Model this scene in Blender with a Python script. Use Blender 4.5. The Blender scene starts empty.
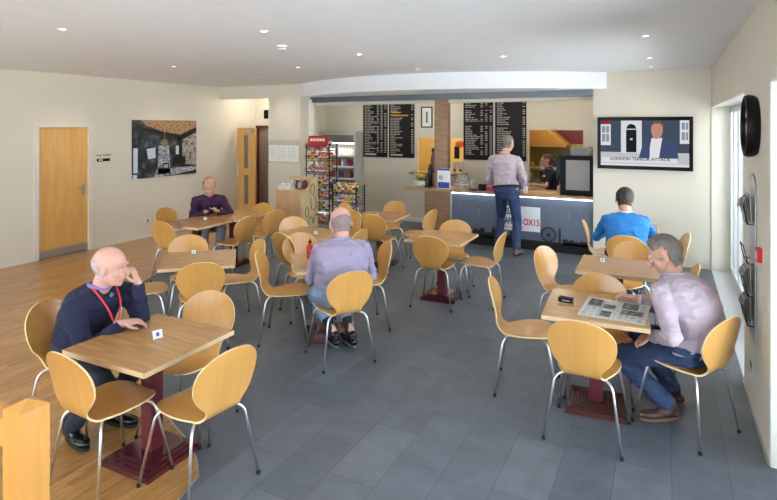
import bpy, bmesh, math, random
from mathutils import Vector, Matrix
random.seed(7)
PI = math.pi
SC = bpy.context.scene
COL = SC.collection

# ------------------------------------------------------------------ camera
cam_d = bpy.data.cameras.new('camera'); cam = bpy.data.objects.new('camera', cam_d); COL.objects.link(cam)
cam.location = (0, 0, 2.08); cam.rotation_euler = (PI/2, 0, math.radians(27.2))
cam_d.sensor_width = 36; cam_d.sensor_fit = 'HORIZONTAL'; cam_d.lens = 545/777*36
cam_d.shift_y = -124/777; cam_d.clip_start = .05
SC.camera = cam

# ------------------------------------------------------------------ light and exposure
vs = SC.view_settings
vs.view_transform = 'Standard'; vs.look = 'None'; vs.gamma = 1; vs.use_curve_mapping = False
vs.exposure = -0.27
world = bpy.data.worlds.new('world'); SC.world = world; world.use_nodes = True
bg = world.node_tree.nodes['Background']; bg.inputs[0].default_value = (.74, .87, 1, 1); bg.inputs[1].default_value = 9.5
def area(name, loc, rot, sx, sy, power, color, portal=False):
    d = bpy.data.lights.new(name, 'AREA'); d.shape = 'RECTANGLE'; d.size = sx; d.size_y = sy; d.energy = power; d.color = color
    o = bpy.data.objects.new(name, d); o.location = loc; o.rotation_euler = rot; COL.objects.link(o)
    if portal: d.cycles.is_portal = True
    return o
area('window_portal_far', (.80, 7.2, 1.19), (0, PI/2, 0), 2.36, 3.8, 1, (1, 1, 1), True)
area('window_portal_near', (.80, 2.4, 1.19), (0, PI/2, 0), 2.36, 3.2, 1, (1, 1, 1), True)
area('window_portal_rear', (-4.2, -2.6, 1.5), (PI/2, 0, 0), 8.0, 2.6, 1, (1, 1, 1), True)  # portal of the added rear window that gives frontal fill
LAMP_W = 24.0
sun_d = bpy.data.lights.new('sun', 'SUN'); sun_d.energy = 78; sun_d.angle = .02; sun_d.color = (1, .96, .9)
sun_o = bpy.data.objects.new('sun', sun_d); COL.objects.link(sun_o); sun_o.rotation_euler = (math.radians(-14), math.radians(-27), 0)  # high, from behind the building; added to bounce light off paving onto ceiling

# ------------------------------------------------------------------ helpers
def lin(c):
    return tuple(((v/255)/12.92 if v/255 <= .04045 else ((v/255+.055)/1.055)**2.4) for v in c)
MATS = {}
def mat(name, rgb, rough=.5, metal=0, spec=.5, coat=0, emit=None, estr=0, bump=0, bscale=60, vary=0, vscale=4, trans=0):
    if name in MATS: return MATS[name]
    m = bpy.data.materials.new(name); m.use_nodes = True; nt = m.node_tree; b = nt.nodes['Principled BSDF']
    col = (*lin(rgb), 1)
    b.inputs['Base Color'].default_value = col
    b.inputs['Roughness'].default_value = rough; b.inputs['Metallic'].default_value = metal
    b.inputs['Specular IOR Level'].default_value = spec; b.inputs['Coat Weight'].default_value = coat
    b.inputs['Transmission Weight'].default_value = trans
    tc = nt.nodes.new('ShaderNodeTexCoord')
    n = nt.nodes.new('ShaderNodeTexNoise'); n.inputs['Scale'].default_value = vscale; n.inputs['Detail'].default_value = 4
    nt.links.new(tc.outputs['Object'], n.inputs['Vector'])
    mx = nt.nodes.new('ShaderNodeMix'); mx.data_type = 'RGBA'
    v = vary if vary else .03
    mx.inputs[6].default_value = (*[c*(1-v) for c in col[:3]], 1); mx.inputs[7].default_value = (*[min(1, c*(1+v)) for c in col[:3]], 1)
    nt.links.new(n.outputs['Fac'], mx.inputs[0]); nt.links.new(mx.outputs[2], b.inputs['Base Color'])
    if emit:
        b.inputs['Emission Color'].default_value = (*lin(emit), 1); b.inputs['Emission Strength'].default_value = estr
    if bump:
        n2 = nt.nodes.new('ShaderNodeTexNoise'); n2.inputs['Scale'].default_value = bscale; n2.inputs['Detail'].default_value = 5
        nt.links.new(tc.outputs['Object'], n2.inputs['Vector'])
        bp = nt.nodes.new('ShaderNodeBump'); bp.inputs['Strength'].default_value = bump; bp.inputs['Distance'].default_value = .01
        nt.links.new(n2.outputs['Fac'], bp.inputs['Height']); nt.links.new(bp.outputs[0], b.inputs['Normal'])
    MATS[name] = m; return m
def wood(name, a, b_, stretch=(1, 12, 12), scale=3, rough=.35, coat=.3, rot=0, obvary=0.0):
    if name in MATS: return MATS[name]
    m = bpy.data.materials.new(name); m.use_nodes = True; nt = m.node_tree; b = nt.nodes['Principled BSDF']
    tc = nt.nodes.new('ShaderNodeTexCoord'); mp = nt.nodes.new('ShaderNodeMapping')
    mp.inputs['Scale'].default_value = stretch; mp.inputs['Rotation'].default_value = (0, 0, rot)
    nt.links.new(tc.outputs['Object'], mp.inputs[0])
    n = nt.nodes.new('ShaderNodeTexNoise'); n.inputs['Scale'].default_value = scale; n.inputs['Detail'].default_value = 6; n.inputs['Distortion'].default_value = .6
    nt.links.new(mp.outputs[0], n.inputs['Vector'])
    r = nt.nodes.new('ShaderNodeValToRGB'); r.color_ramp.elements[0].position = .3; r.color_ramp.elements[1].position = .7
    r.color_ramp.elements[0].color = (*lin(a), 1); r.color_ramp.elements[1].color = (*lin(b_), 1)
    nt.links.new(n.outputs['Fac'], r.inputs[0])
    out = r.outputs[0]
    if obvary:
        oi = nt.nodes.new('ShaderNodeObjectInfo'); hs = nt.nodes.new('ShaderNodeHueSaturation')
        mr = nt.nodes.new('ShaderNodeMapRange'); mr.inputs[3].default_value = 1-obvary; mr.inputs[4].default_value = 1+obvary
        nt.links.new(oi.outputs['Random'], mr.inputs[0]); nt.links.new(mr.outputs[0], hs.inputs['Value']); nt.links.new(out, hs.inputs['Color']); out = hs.outputs[0]
    nt.links.new(out, b.inputs['Base Color'])
    b.inputs['Roughness'].default_value = rough; b.inputs['Coat Weight'].default_value = coat; b.inputs['Coat Roughness'].default_value = .2
    MATS[name] = m; return m

def splotch(name, cols_, scale=8, rough=.5, stretch=(1, 1, 1), detail=6, emit=0):
    if name in MATS: return MATS[name]
    m = bpy.data.materials.new(name); m.use_nodes = True; nt = m.node_tree; b = nt.nodes['Principled BSDF']
    tc = nt.nodes.new('ShaderNodeTexCoord'); mp = nt.nodes.new('ShaderNodeMapping'); mp.inputs['Scale'].default_value = stretch
    nt.links.new(tc.outputs['Object'], mp.inputs[0])
    n = nt.nodes.new('ShaderNodeTexNoise'); n.inputs['Scale'].default_value = scale; n.inputs['Detail'].default_value = detail; n.inputs['Roughness'].default_value = .7
    nt.links.new(mp.outputs[0], n.inputs['Vector'])
    r = nt.nodes.new('ShaderNodeValToRGB'); r.color_ramp.interpolation = 'LINEAR'; k = len(cols_)
    while len(r.color_ramp.elements) < k: r.color_ramp.elements.new(.5)
    for i, c in enumerate(cols_):
        r.color_ramp.elements[i].position = .34+.32*i/(k-1); r.color_ramp.elements[i].color = (*lin(c), 1)
    nt.links.new(n.outputs['Fac'], r.inputs[0]); nt.links.new(r.outputs[0], b.inputs['Base Color']); b.inputs['Roughness'].default_value = rough
    MATS[name] = m; return m
def newbm(): return bmesh.new()
def fin(name, bm, mats, parent=None, smooth=False, loc=None, rotz=0, bevel=0, auto=None):
    if bevel:
        bmesh.ops.bevel(bm, geom=[e for e in bm.edges if e.is_manifold and e.calc_face_angle(0) > .5], offset=bevel, segments=2, affect='EDGES', profile=.6)
    me = bpy.data.meshes.new(name); bm.to_mesh(me); bm.free()
    if not isinstance(mats, (list, tuple)): mats = [mats]
    for m in mats: me.materials.append(m)
    if smooth:
        for p in me.polygons: p.use_smooth = True
        if auto: me.set_sharp_from_angle(angle=auto)
    o = bpy.data.objects.new(name, me); COL.objects.link(o)
    if parent: o.parent = parent
    if loc is not None: o.location = loc
    if rotz: o.rotation_euler[2] = rotz
    return o
def box(bm, x0, x1, y0, y1, z0, z1, mi=0):
    vs_ = [bm.verts.new((x, y, z)) for x in (x0, x1) for y in (y0, y1) for z in (z0, z1)]
    for q in ((0, 1, 3, 2), (4, 6, 7, 5), (0, 4, 5, 1), (2, 3, 7, 6), (0, 2, 6, 4), (1, 5, 7, 3)):
        f = bm.faces.new([vs_[i] for i in q]); f.material_index = mi
    return bm
def obox(bm, M, hx, hy, hz, mi=0):
    vs_ = [bm.verts.new(M @ Vector((x, y, z))) for x in (-hx, hx) for y in (-hy, hy) for z in (-hz, hz)]
    for q in ((0, 1, 3, 2), (4, 6, 7, 5), (0, 4, 5, 1), (2, 3, 7, 6), (0, 2, 6, 4), (1, 5, 7, 3)):
        f = bm.faces.new([vs_[i] for i in q]); f.material_index = mi
def prism(bm, pts, z0, z1, mi=0, axis='z'):
    def mk(p, h): return {'z': (p[0], p[1], h), 'y': (p[0], h, p[1]), 'x': (h, p[0], p[1])}[axis]
    a = [bm.verts.new(mk(p, z0)) for p in pts]; b = [bm.verts.new(mk(p, z1)) for p in pts]
    fs = [bm.faces.new(a[::-1]), bm.faces.new(b)]
    for i in range(len(pts)):
        j = (i+1) % len(pts); fs.append(bm.faces.new((a[i], a[j], b[j], b[i])))
    for f in fs: f.material_index = mi
    bmesh.ops.recalc_face_normals(bm, faces=fs)
def tube(bm, pts, r, seg=8, mi=0, caps=True, closed=False):
    pts = [Vector(p) for p in pts]; n = len(pts); rings = []; up = None
    rr = r if isinstance(r, (list, tuple)) else [r]*n
    for i, p in enumerate(pts):
        if closed: t = (pts[(i+1) % n]-pts[i-1]).normalized()
        else: t = (pts[min(i+1, n-1)]-pts[max(i-1, 0)]).normalized()
        if up is None:
            up = Vector((0, 0, 1)) if abs(t.z) < .9 else Vector((1, 0, 0))
        s = t.cross(up).normalized(); up = s.cross(t).normalized()
        rings.append([bm.verts.new(p+(s*math.cos(2*PI*k/seg)+up*math.sin(2*PI*k/seg))*rr[i]) for k in range(seg)])
    for i in range(n if closed else n-1):
        a, b = rings[i], rings[(i+1) % n]
        for k in range(seg):
            f = bm.faces.new((a[k], a[(k+1) % seg], b[(k+1) % seg], b[k])); f.material_index = mi
    if caps and not closed:
        bm.faces.new(rings[0][::-1]).material_index = mi; bm.faces.new(rings[-1]).material_index = mi
def rounded(pts, rad=.03, n=5):
    pts = [Vector(p) for p in pts]; out = [pts[0]]
    for i in range(1, len(pts)-1):
        a = (pts[i-1]-pts[i]); b = (pts[i+1]-pts[i]); r = min(rad, a.length*.49, b.length*.49)
        p0 = pts[i]+a.normalized()*r; p2 = pts[i]+b.normalized()*r
        for k in range(n+1):
            t = k/n; out.append(p0*(1-t)**2+pts[i]*2*t*(1-t)+p2*t*t)
    out.append(pts[-1]); return out
def lathe(bm, prof, c=(0, 0, 0), seg=20, mi=0):
    c = Vector(c); rings = []
    for r, z in prof:
        if r < 1e-5: rings.append([bm.verts.new(c+Vector((0, 0, z)))])
        else: rings.append([bm.verts.new(c+Vector((r*math.cos(2*PI*k/seg), r*math.sin(2*PI*k/seg), z))) for k in range(seg)])
    for a, b in zip(rings, rings[1:]):
        for k in range(seg):
            j = (k+1) % seg
            if len(a) == 1 and len(b) == 1: continue
            if len(a) == 1: f = bm.faces.new((a[0], b[j], b[k]))
            elif len(b) == 1: f = bm.faces.new((a[k], a[j], b[0]))
            else: f = bm.faces.new((a[k], a[j], b[j], b[k]))
            f.material_index = mi
def ell(bm, c, r, M=None, u=20, v=12, mi=0):
    T = Matrix.Translation(Vector(c)) @ (M.to_4x4() if M is not None else Matrix.Identity(4)) @ Matrix.Diagonal((*r, 1))
    res = bmesh.ops.create_uvsphere(bm, u_segments=u, v_segments=v, radius=1, matrix=T)
    if mi:
        for f in {f for q in res['verts'] for f in q.link_faces}: f.material_index = mi
def capsule(bm, a, ra, b, rb, seg=12):
    a, b = Vector(a), Vector(b); t = b-a; L = t.length; t.normalize()
    pts = []; rr = []
    for k in range(1, 5): q = k/4*PI/2; pts.append(a-t*ra*math.cos(q)); rr.append(max(ra*math.sin(q), 1e-4))
    for k in range(4): q = k/4*PI/2; pts.append(b+t*rb*math.sin(q)); rr.append(max(rb*math.cos(q), 1e-4))
    pts.append(b+t*rb*.995); rr.append(rb*.1)
    tube(bm, pts, rr, seg)
def tag(o, label, cat, group=None, kind=None):
    o['label'] = label; o['category'] = cat
    if group: o['group'] = group
    if kind: o['kind'] = kind
    return o
def thing(name, label, cat, loc=(0, 0, 0), rotz=0, group=None):
    o = bpy.data.objects.new(name, None); COL.objects.link(o); o.empty_display_size = .1
    o.location = loc; o.rotation_euler[2] = rotz
    return tag(o, label, cat, group)
def kids(o): return [c for c in COL.objects if c.parent == o]
def dup(root, loc, rotz, label, group=None, scale=None):
    r = root.copy(); COL.objects.link(r); r.location = loc; r.rotation_euler[2] = rotz; r['label'] = label
    if group: r['group'] = group
    if scale: r.scale = scale
    for ch in kids(root):
        c = ch.copy(); COL.objects.link(c); c.parent = r
        for g in kids(ch):
            d = g.copy(); COL.objects.link(d); d.parent = c
    return r
def struct(name, bm, m, parent=None, **k):
    o = fin(name, bm, m, parent, **k)
    o['kind'] = 'structure'
    return o
def text(name, body, size, loc, rot, m, parent=None, align='LEFT', sx=1, depth=.001, font_bold=0.0):
    cu = bpy.data.curves.new(name, 'FONT'); cu.body = body; cu.size = size; cu.align_x = align; cu.extrude = depth; cu.offset = font_bold
    t = bpy.data.objects.new(name, cu); COL.objects.link(t)
    dg = bpy.context.evaluated_depsgraph_get(); me = bpy.data.meshes.new_from_object(t.evaluated_get(dg))
    COL.objects.unlink(t); bpy.data.objects.remove(t)
    me.materials.clear(); me.materials.append(m)
    T = Matrix.Translation(Vector(loc)) @ Matrix.Rotation(rot[2], 4, 'Z') @ Matrix.Rotation(rot[0], 4, 'X') @ Matrix.Diagonal((sx, 1, 1, 1))
    me.transform(T)
    o = bpy.data.objects.new(name, me); COL.objects.link(o)
    if parent: o.parent = parent
    return o

# ------------------------------------------------------------------ materials
M_wall = mat('cream_wall_paint', (219, 211, 194), .85, spec=.2, bump=.05, bscale=200, vary=.015, vscale=1)
M_ceil = mat('white_ceiling_paint', (240, 241, 242), .9, spec=.1)
M_white = mat('white_gloss_paint', (232, 230, 224), .45)
M_trim = mat('cream_trim_paint', (222, 214, 198), .5)
M_alu = mat('brushed_aluminium', (190, 192, 194), .35, metal=.9)
M_chrome = mat('chrome', (232, 232, 232), .3, metal=1)
M_blackplastic = mat('black_plastic', (12, 12, 14), .45, spec=.12)
M_rubber = mat('black_rubber', (22, 22, 22), .8)
M_maroon = mat('maroon_lacquer', (72, 16, 26), .22, coat=.6)
M_maroon2 = mat('maroon_powder_coat', (92, 26, 36), .35)
M_beech = wood('beech_plywood', (200, 147, 74), (210, 159, 87), (7, .8, .8), 2.2, .28, .45, obvary=.05)
M_edge = mat('plywood_edge', (236, 208, 158), .5)
M_top = wood('oak_table_laminate', (168, 124, 74), (194, 150, 96), (1.1, 9, 9), 3, .25, .35)
M_topedge = mat('pale_wood_lipping', (219, 191, 150), .45)
M_door = wood('maple_door_veneer', (206, 156, 84), (220, 172, 100), (9, 9, 1), 2, .35, .2)
M_pine = wood('pine_newel', (196, 136, 60), (212, 154, 76), (8, 8, 1), 2, .35, .3)
M_oak = wood('oak_cladding', (126, 96, 70), (160, 126, 96), (1.2, 1.2, 9), 3, .5, 0)
M_cab = wood('beech_cabinet', (205, 165, 122), (220, 182, 140), (9, 9, 1), 2, .4, .1)
M_glass = None
def glassmat():
    m = bpy.data.materials.new('window_glass'); m.use_nodes = True; nt = m.node_tree; nt.nodes.remove(nt.nodes['Principled BSDF'])
    t = nt.nodes.new('ShaderNodeBsdfTransparent'); g = nt.nodes.new('ShaderNodeBsdfGlossy'); g.inputs['Roughness'].default_value = .02
    x = nt.nodes.new('ShaderNodeMixShader'); fr = nt.nodes.new('ShaderNodeFresnel'); fr.inputs[0].default_value = 1.3
    nt.links.new(fr.outputs[0], x.inputs[0]); nt.links.new(t.outputs[0], x.inputs[1]); nt.links.new(g.outputs[0], x.inputs[2])
    nt.links.new(x.outputs[0], nt.nodes['Material Output'].inputs[0]); return m
M_glass = glassmat()
M_clear = mat('clear_acrylic', (225, 232, 230), .08, trans=.75)

# floor: slate tiles (rows run away along +Y) and narrow wood strip
def slate():
    m = bpy.data.materials.new('slate_tile'); m.use_nodes = True; nt = m.node_tree; b = nt.nodes['Principled BSDF']
    tc = nt.nodes.new('ShaderNodeTexCoord'); mp = nt.nodes.new('ShaderNodeMapping')
    mp.inputs['Rotation'].default_value = (0, 0, PI/2); mp.inputs['Location'].default_value = (0, -.017, 0)
    nt.links.new(tc.outputs['Object'], mp.inputs[0])
    br = nt.nodes.new('ShaderNodeTexBrick'); br.inputs['Scale'].default_value = 1; br.offset = .5
    br.inputs['Brick Width'].default_value = .61; br.inputs['Row Height'].default_value = .305; br.inputs['Mortar Size'].default_value = .0022
    br.inputs['Color1'].default_value = (*lin((88, 95, 104)), 1); br.inputs['Color2'].default_value = (*lin((102, 109, 118)), 1); br.inputs['Mortar'].default_value = (*lin((66, 71, 78)), 1)
    nt.links.new(mp.outputs[0], br.inputs[0])
    n = nt.nodes.new('ShaderNodeTexNoise'); n.inputs['Scale'].default_value = 5; n.inputs['Detail'].default_value = 9; n.inputs['Roughness'].default_value = .65; n.inputs['Distortion'].default_value = .5
    nt.links.new(tc.outputs['Object'], n.inputs['Vector'])
    mx = nt.nodes.new('ShaderNodeMix'); mx.data_type = 'RGBA'; mx.blend_type = 'MULTIPLY'; mx.inputs[0].default_value = 1
    r = nt.nodes.new('ShaderNodeValToRGB'); r.color_ramp.elements[0].position = .35; r.color_ramp.elements[1].position = .65
    r.color_ramp.elements[0].color = (.80, .80, .80, 1); r.color_ramp.elements[1].color = (1.06, 1.06, 1.06, 1)
    nt.links.new(n.outputs['Fac'], r.inputs[0]); nt.links.new(br.outputs['Color'], mx.inputs[6]); nt.links.new(r.outputs[0], mx.inputs[7])
    nt.links.new(mx.outputs[2], b.inputs['Base Color']); b.inputs['Roughness'].default_value = .42; b.inputs['Specular IOR Level'].default_value = .5
    n2 = nt.nodes.new('ShaderNodeTexNoise'); n2.inputs['Scale'].default_value = 30; n2.inputs['Detail'].default_value = 8
    nt.links.new(tc.outputs['Object'], n2.inputs['Vector'])
    ad = nt.nodes.new('ShaderNodeMath'); ad.operation = 'MULTIPLY_ADD'; ad.inputs[1].default_value = -1.2
    nt.links.new(br.outputs['Fac'], ad.inputs[0]); nt.links.new(n2.outputs['Fac'], ad.inputs[2])
    bp = nt.nodes.new('ShaderNodeBump'); bp.inputs['Strength'].default_value = .35; bp.inputs['Distance'].default_value = .004
    nt.links.new(ad.outputs[0], bp.inputs['Height']); nt.links.new(bp.outputs[0], b.inputs['Normal']); return m
def strips():
    m = bpy.data.materials.new('oak_strip_floor'); m.use_nodes = True; nt = m.node_tree; b = nt.nodes['Principled BSDF']
    tc = nt.nodes.new('ShaderNodeTexCoord'); mp = nt.nodes.new('ShaderNodeMapping'); mp.inputs['Rotation'].default_value = (0, 0, PI/2)
    nt.links.new(tc.outputs['Object'], mp.inputs[0])
    br = nt.nodes.new('ShaderNodeTexBrick'); br.inputs['Scale'].default_value = 1; br.inputs['Brick Width'].default_value = .45; br.inputs['Row Height'].default_value = .065
    br.inputs['Mortar Size'].default_value = .0008; br.offset = .37
    br.inputs['Color1'].default_value = (*lin((168, 122, 68)), 1); br.inputs['Color2'].default_value = (*lin((188, 142, 86)), 1); br.inputs['Mortar'].default_value = (*lin((140, 104, 62)), 1)
    nt.links.new(mp.outputs[0], br.inputs[0])
    mp2 = nt.nodes.new('ShaderNodeMapping'); mp2.inputs['Scale'].default_value = (22, 2.2, 1); nt.links.new(tc.outputs['Object'], mp2.inputs[0])
    n = nt.nodes.new('ShaderNodeTexNoise'); n.inputs['Scale'].default_value = 1.5; n.inputs['Detail'].default_value = 7; n.inputs['Distortion'].default_value = 1.2
    nt.links.new(mp2.outputs[0], n.inputs['Vector'])
    r = nt.nodes.new('ShaderNodeValToRGB'); r.color_ramp.elements[0].position = .32; r.color_ramp.elements[1].position = .6
    r.color_ramp.elements[0].color = (.66, .60, .52, 1); r.color_ramp.elements[1].color = (1.04, 1.04, 1.04, 1)
    mx = nt.nodes.new('ShaderNodeMix'); mx.data_type = 'RGBA'; mx.blend_type = 'MULTIPLY'; mx.inputs[0].default_value = 1
    nt.links.new(n.outputs['Fac'], r.inputs[0]); nt.links.new(br.outputs['Color'], mx.inputs[6]); nt.links.new(r.outputs[0], mx.inputs[7])
    nt.links.new(mx.outputs[2], b.inputs['Base Color']); b.inputs['Roughness'].default_value = .28; b.inputs['Coat Weight'].default_value = .3; b.inputs['Coat Roughness'].default_value = .15
    return m
M_slate = slate(); M_strip = strips()

# ------------------------------------------------------------------ room shell
XL, XR, YB, H = -8.67, .55, 9.15, 2.92
edge = [(-1.9, -3.0), (-2.15, 1.3), (-2.38, 2.0), (-2.48, 2.357), (-2.56, 2.43), (-2.633, 2.486), (-2.74, 2.56), (-2.867, 2.615), (-3.06, 2.69), (-3.36, 2.84), (-4.2, 3.3), (-5.2, 4.0), (-5.9, 4.55), (-6.23, 4.967), (-6.46, 5.41), (-6.68, 6.1), (-6.8, 6.79), (-6.9, 7.5), (-6.9, 8.85)]
bm = newbm(); prism(bm, edge + [(-6.9, 11.2), (XR+.9, 11.2), (XR+.9, -3.0)], -.08, 0); struct('floor', bm, M_slate)
bm = newbm(); prism(bm, [(p[0], p[1]) for p in edge[::-1]] + [(XL-.3, -3.0), (XL-.3, 10.2), (-6.9, 10.2)], -.08, 0.0); struct('floor_wood', bm, M_strip)
bm = newbm(); tube(bm, [(x, y, .0005) for x, y in edge], .006, 6); struct('trim_1', bm, M_alu)
bm = newbm(); box(bm, XL-.3, XR+.3, -3.0, YB+1.9, H, H+.15); struct('ceiling', bm, M_ceil)
# left wall with door opening y 5.03..5.84
bm = newbm()
for a in ((XL-.2, XL, -3, 5.00, 0, H), (XL-.2, XL, 5.86, 10.0, 0, H), (XL-.2, XL, 5.00, 5.86, 2.08, H)): box(bm, *a)
struct('wall_left', bm, M_wall)
bm = newbm(); box(bm, XL, XL+.012, -3, 4.94, 0, .07); box(bm, XL, XL+.012, 5.92, 8.85, 0, .07); struct('baseboard_left', bm, M_trim)
d1 = thing('door_1', 'maple veneer door in cream frame on the left wall', 'door', (XL, 5.43, 0)); d1['kind'] = 'structure'
bm = newbm(); box(bm, -.05, -.012, -.405, .405, .008, 2.06); fin('door_leaf', bm, M_door, d1, bevel=.002)
bm = newbm(); box(bm, -.012, -.008, -.40, .40, .008, .13); fin('kick_plate', bm, M_alu, d1)
bm = newbm()
for a in ((-.06, .018, -.48, -.405, 0, 2.06), (-.06, .018, .405, .48, 0, 2.06), (-.06, .018, -.48, .48, 2.06, 2.13)): box(bm, *a)
fin('door_frame', bm, M_trim, d1, bevel=.003)
bm = newbm(); box(bm, -.02, -.004, .30, .345, .94, 1.12); tube(bm, rounded([(-.01, .325, 1.05), (.045, .325, 1.05), (.045, .20, 1.05)], .02), .009); fin('door_handle', bm, M_alu, d1)
bm = newbm(); box(bm, -.19, -.17, -.43, .43, 0, 2.08); fin('dark_backing', bm, M_blackplastic, d1)

# front wall pieces around the serving opening
bm = newbm(); box(bm, XL, -7.33, 8.85, 9.0, 2.66, H); box(bm, -7.33, -6.51, 8.85, 9.35, 0, H); struct('wall_front_left', bm, M_wall)
bm = newbm(); box(bm, -1.06, XR+.3, YB, YB+1.9, 0, H); struct('wall_back', bm, M_wall)
# corridor behind the left opening
bm = newbm(); box(bm, XL, -7.33, 10.0, 10.1, 0, H); box(bm, -7.33, -7.2, 9.35, 10.1, 0, H); struct('wall_corridor', bm, M_wall)
# servery shell: inner left wall, back wall with two pass openings
bm = newbm(); box(bm, -7.33, -7.2, 9.35, 11.0, 0, H); struct('wall_servery_left', bm, M_wall)
YS = 10.8
bm = newbm()
def backwall(bm):
    box(bm, -7.2, -4.86, YS, YS+.1, 0, H); box(bm, -4.86, -3.79, YS, YS+.1, 0, 1.095); box(bm, -4.86, -3.79, YS, YS+.1, 1.82, H)
    box(bm, -3.79, -2.45, YS, YS+.1, 0, H); box(bm, -2.45, -1.43, YS, YS+.1, 2.0, H); box(bm, -2.45, -1.43, YS, YS+.1, 0, .9); box(bm, -1.43, -1.0, YS, YS+.1, 0, H)
backwall(bm); struct('wall_servery_back', bm, M_wall)
bm = newbm(); box(bm, -7.0, -3.97, YS-.014, YS, 0, .09); struct('baseboard_servery', bm, M_white)
bm = newbm(); box(bm, -7.2, .8, 13.2, 13.3, 0, H); box(bm, -7.2, -7.1, 10.9, 13.2, 0, H); box(bm, .7, .8, 10.9, 13.2, 0, H); box(bm, -3.3, -3.2, 10.9, 13.2, 0, H)
struct('wall_kitchen', bm, mat('kitchen_wall_yellow', (222, 186, 112), .7))
bm = newbm(); box(bm, -7.2, .8, 10.9, 13.3, -.1, -.01); struct('floor_kitchen', bm, M_slate)
bm = newbm(); box(bm, -7.2, .8, 11.05, 13.3, H, H+.1); struct('ceiling_kitchen', bm, M_ceil)
# curved white soffit over the counter
arc = []
x0, y0, x1, y1, sag = -6.55, 8.9, -.86, 9.12, 1.08
for i in range(33):
    t = i/32; arc.append((x0+(x1-x0)*t, y0+(y1-y0)*t-sag*4*t*(1-t)))
bm = newbm(); prism(bm, arc+[(-.86, YB), (-6.51, YB)], 2.66, H-.001); struct('trim_2', bm, M_ceil)
bm = newbm(); box(bm, -6.51, -1.06, 9.16, 9.34, 2.56, 2.66); struct('trim_3', bm, mat('grey_shutter_rail', (92, 96, 102), .4, metal=.3))
bm = newbm(); box(bm, -6.51, -6.46, 9.12, 9.22, 0, 2.62); struct('trim_4', bm, M_white)
bm = newbm(); box(bm, -6.51, -1.06, 9.34, 9.42, 2.5, H); struct('wall_header', bm, M_wall)

# right wall: pier between two glazed openings
T = .30
bm = newbm()
box(bm, XR, XR+T, 4.03, 5.28, 0, H); box(bm, XR, XR+T, -3.0, .6, 0, H)
box(bm, XR, XR+T, .6, 4.03, 2.36, H); box(bm, XR, XR+T, 5.28, YB, 2.36, H)
struct('wall_right', bm, M_wall)
bm = newbm(); box(bm, XR-.012, XR, 4.03, 5.28, 0, .012); struct('baseboard_right', bm, M_alu)
bm = newbm()
box(bm, XR+.004, XR+T, 4.018, 4.034, 0, 2.36); box(bm, XR+.004, XR+T, .6, 4.03, 2.35, 2.362); box(bm, XR+.004, XR+T, 5.28, YB, 2.35, 2.362)
struct('trim_5', bm, M_white)
bm = newbm(); box(bm, XR+.004, XR+T, YB-.014, YB+.01, 0, 2.355); struct('trim_7', bm, mat('reveal_cream', (236, 231, 214), .6))
M_frame = mat('pale_grey_window_frame', (214, 216, 214), .35)
def glazing(n, ya, yb, mull, lab):
    w = thing('window_%d' % n, lab, 'window', (XR+T, (ya+yb)/2, 0)); w['kind'] = 'structure'; h = (yb-ya)/2
    bm = newbm()
    for a in ((-.07, .0, -h, h, 0, .09), (-.07, 0, -h, h, 2.27, 2.36), (-.07, 0, -h, -h+.07, 0, 2.36), (-.07, 0, h-.07, h, 0, 2.36)): box(bm, *a)
    for m_ in mull: box(bm, -.07, 0, m_-.045, m_+.045, .09, 2.27)
    fin('window_frame', bm, M_frame, w, bevel=.003)
    bm = newbm(); box(bm, -.04, -.036, -h+.07, h-.07, .09, 2.27); fin('glass_pane', bm, M_glass, w)
    bm = newbm()
    tube(bm, rounded([(-.07, mull[0]-.02, .9), (-.13, mull[0]-.02, .9), (-.13, mull[0]-.02, 1.25), (-.07, mull[0]-.02, 1.25)], .02), .012)
    fin('pull_handle', bm, M_alu, w)
glazing(1, 5.28, YB-.01, [-.9, .0, .9, 1.45], 'glazed door and window beyond the pier in right wall')
glazing(2, .6, 4.02, [-.8, .3], 'glazed opening in right wall nearest the camera')
# pale tiles in the far recess, paving outside
bm = newbm(); box(bm, XR, XR+T, 5.28, YB, -.02, .004); struct('trim_6', bm, mat('pale_threshold_tile', (196, 202, 206), .4))
bm = newbm(); box(bm, XR+T+.61, 16, -14, 22, -.1, -.02); box(bm, -16, XR+T+.61, -14, -3.1, -.1, -.02); struct('floor_outside', bm, mat('pale_paving', (206, 208, 208), .8, vary=.1))
# wall behind the camera; its wide window is added to let fill light in
bm = newbm(); box(bm, XL, XR+T, -3.1, -3.0, 0, .2); box(bm, XL, XR+T, -3.1, -3.0, 2.8, H); box(bm, XL, -8.2, -3.1, -3.0, .2, 2.8); box(bm, -.2, XR+T, -3.1, -3.0, .2, 2.8)
struct('wall_rear', bm, M_wall)
w3 = thing('window_3', 'wide window in the wall behind the camera', 'window', (-4.2, -3.05, 0)); w3['kind'] = 'structure'
bm = newbm()
for x in (-4, -2, 0, 2, 4): box(bm, x-.03, x+.03, -.04, .04, .2, 2.8)
fin('window_frame', bm, M_frame, w3)
bm = newbm(); box(bm, -4, 4, -.003, .003, .2, 2.8); fin('glass_pane', bm, M_glass, w3)

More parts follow.
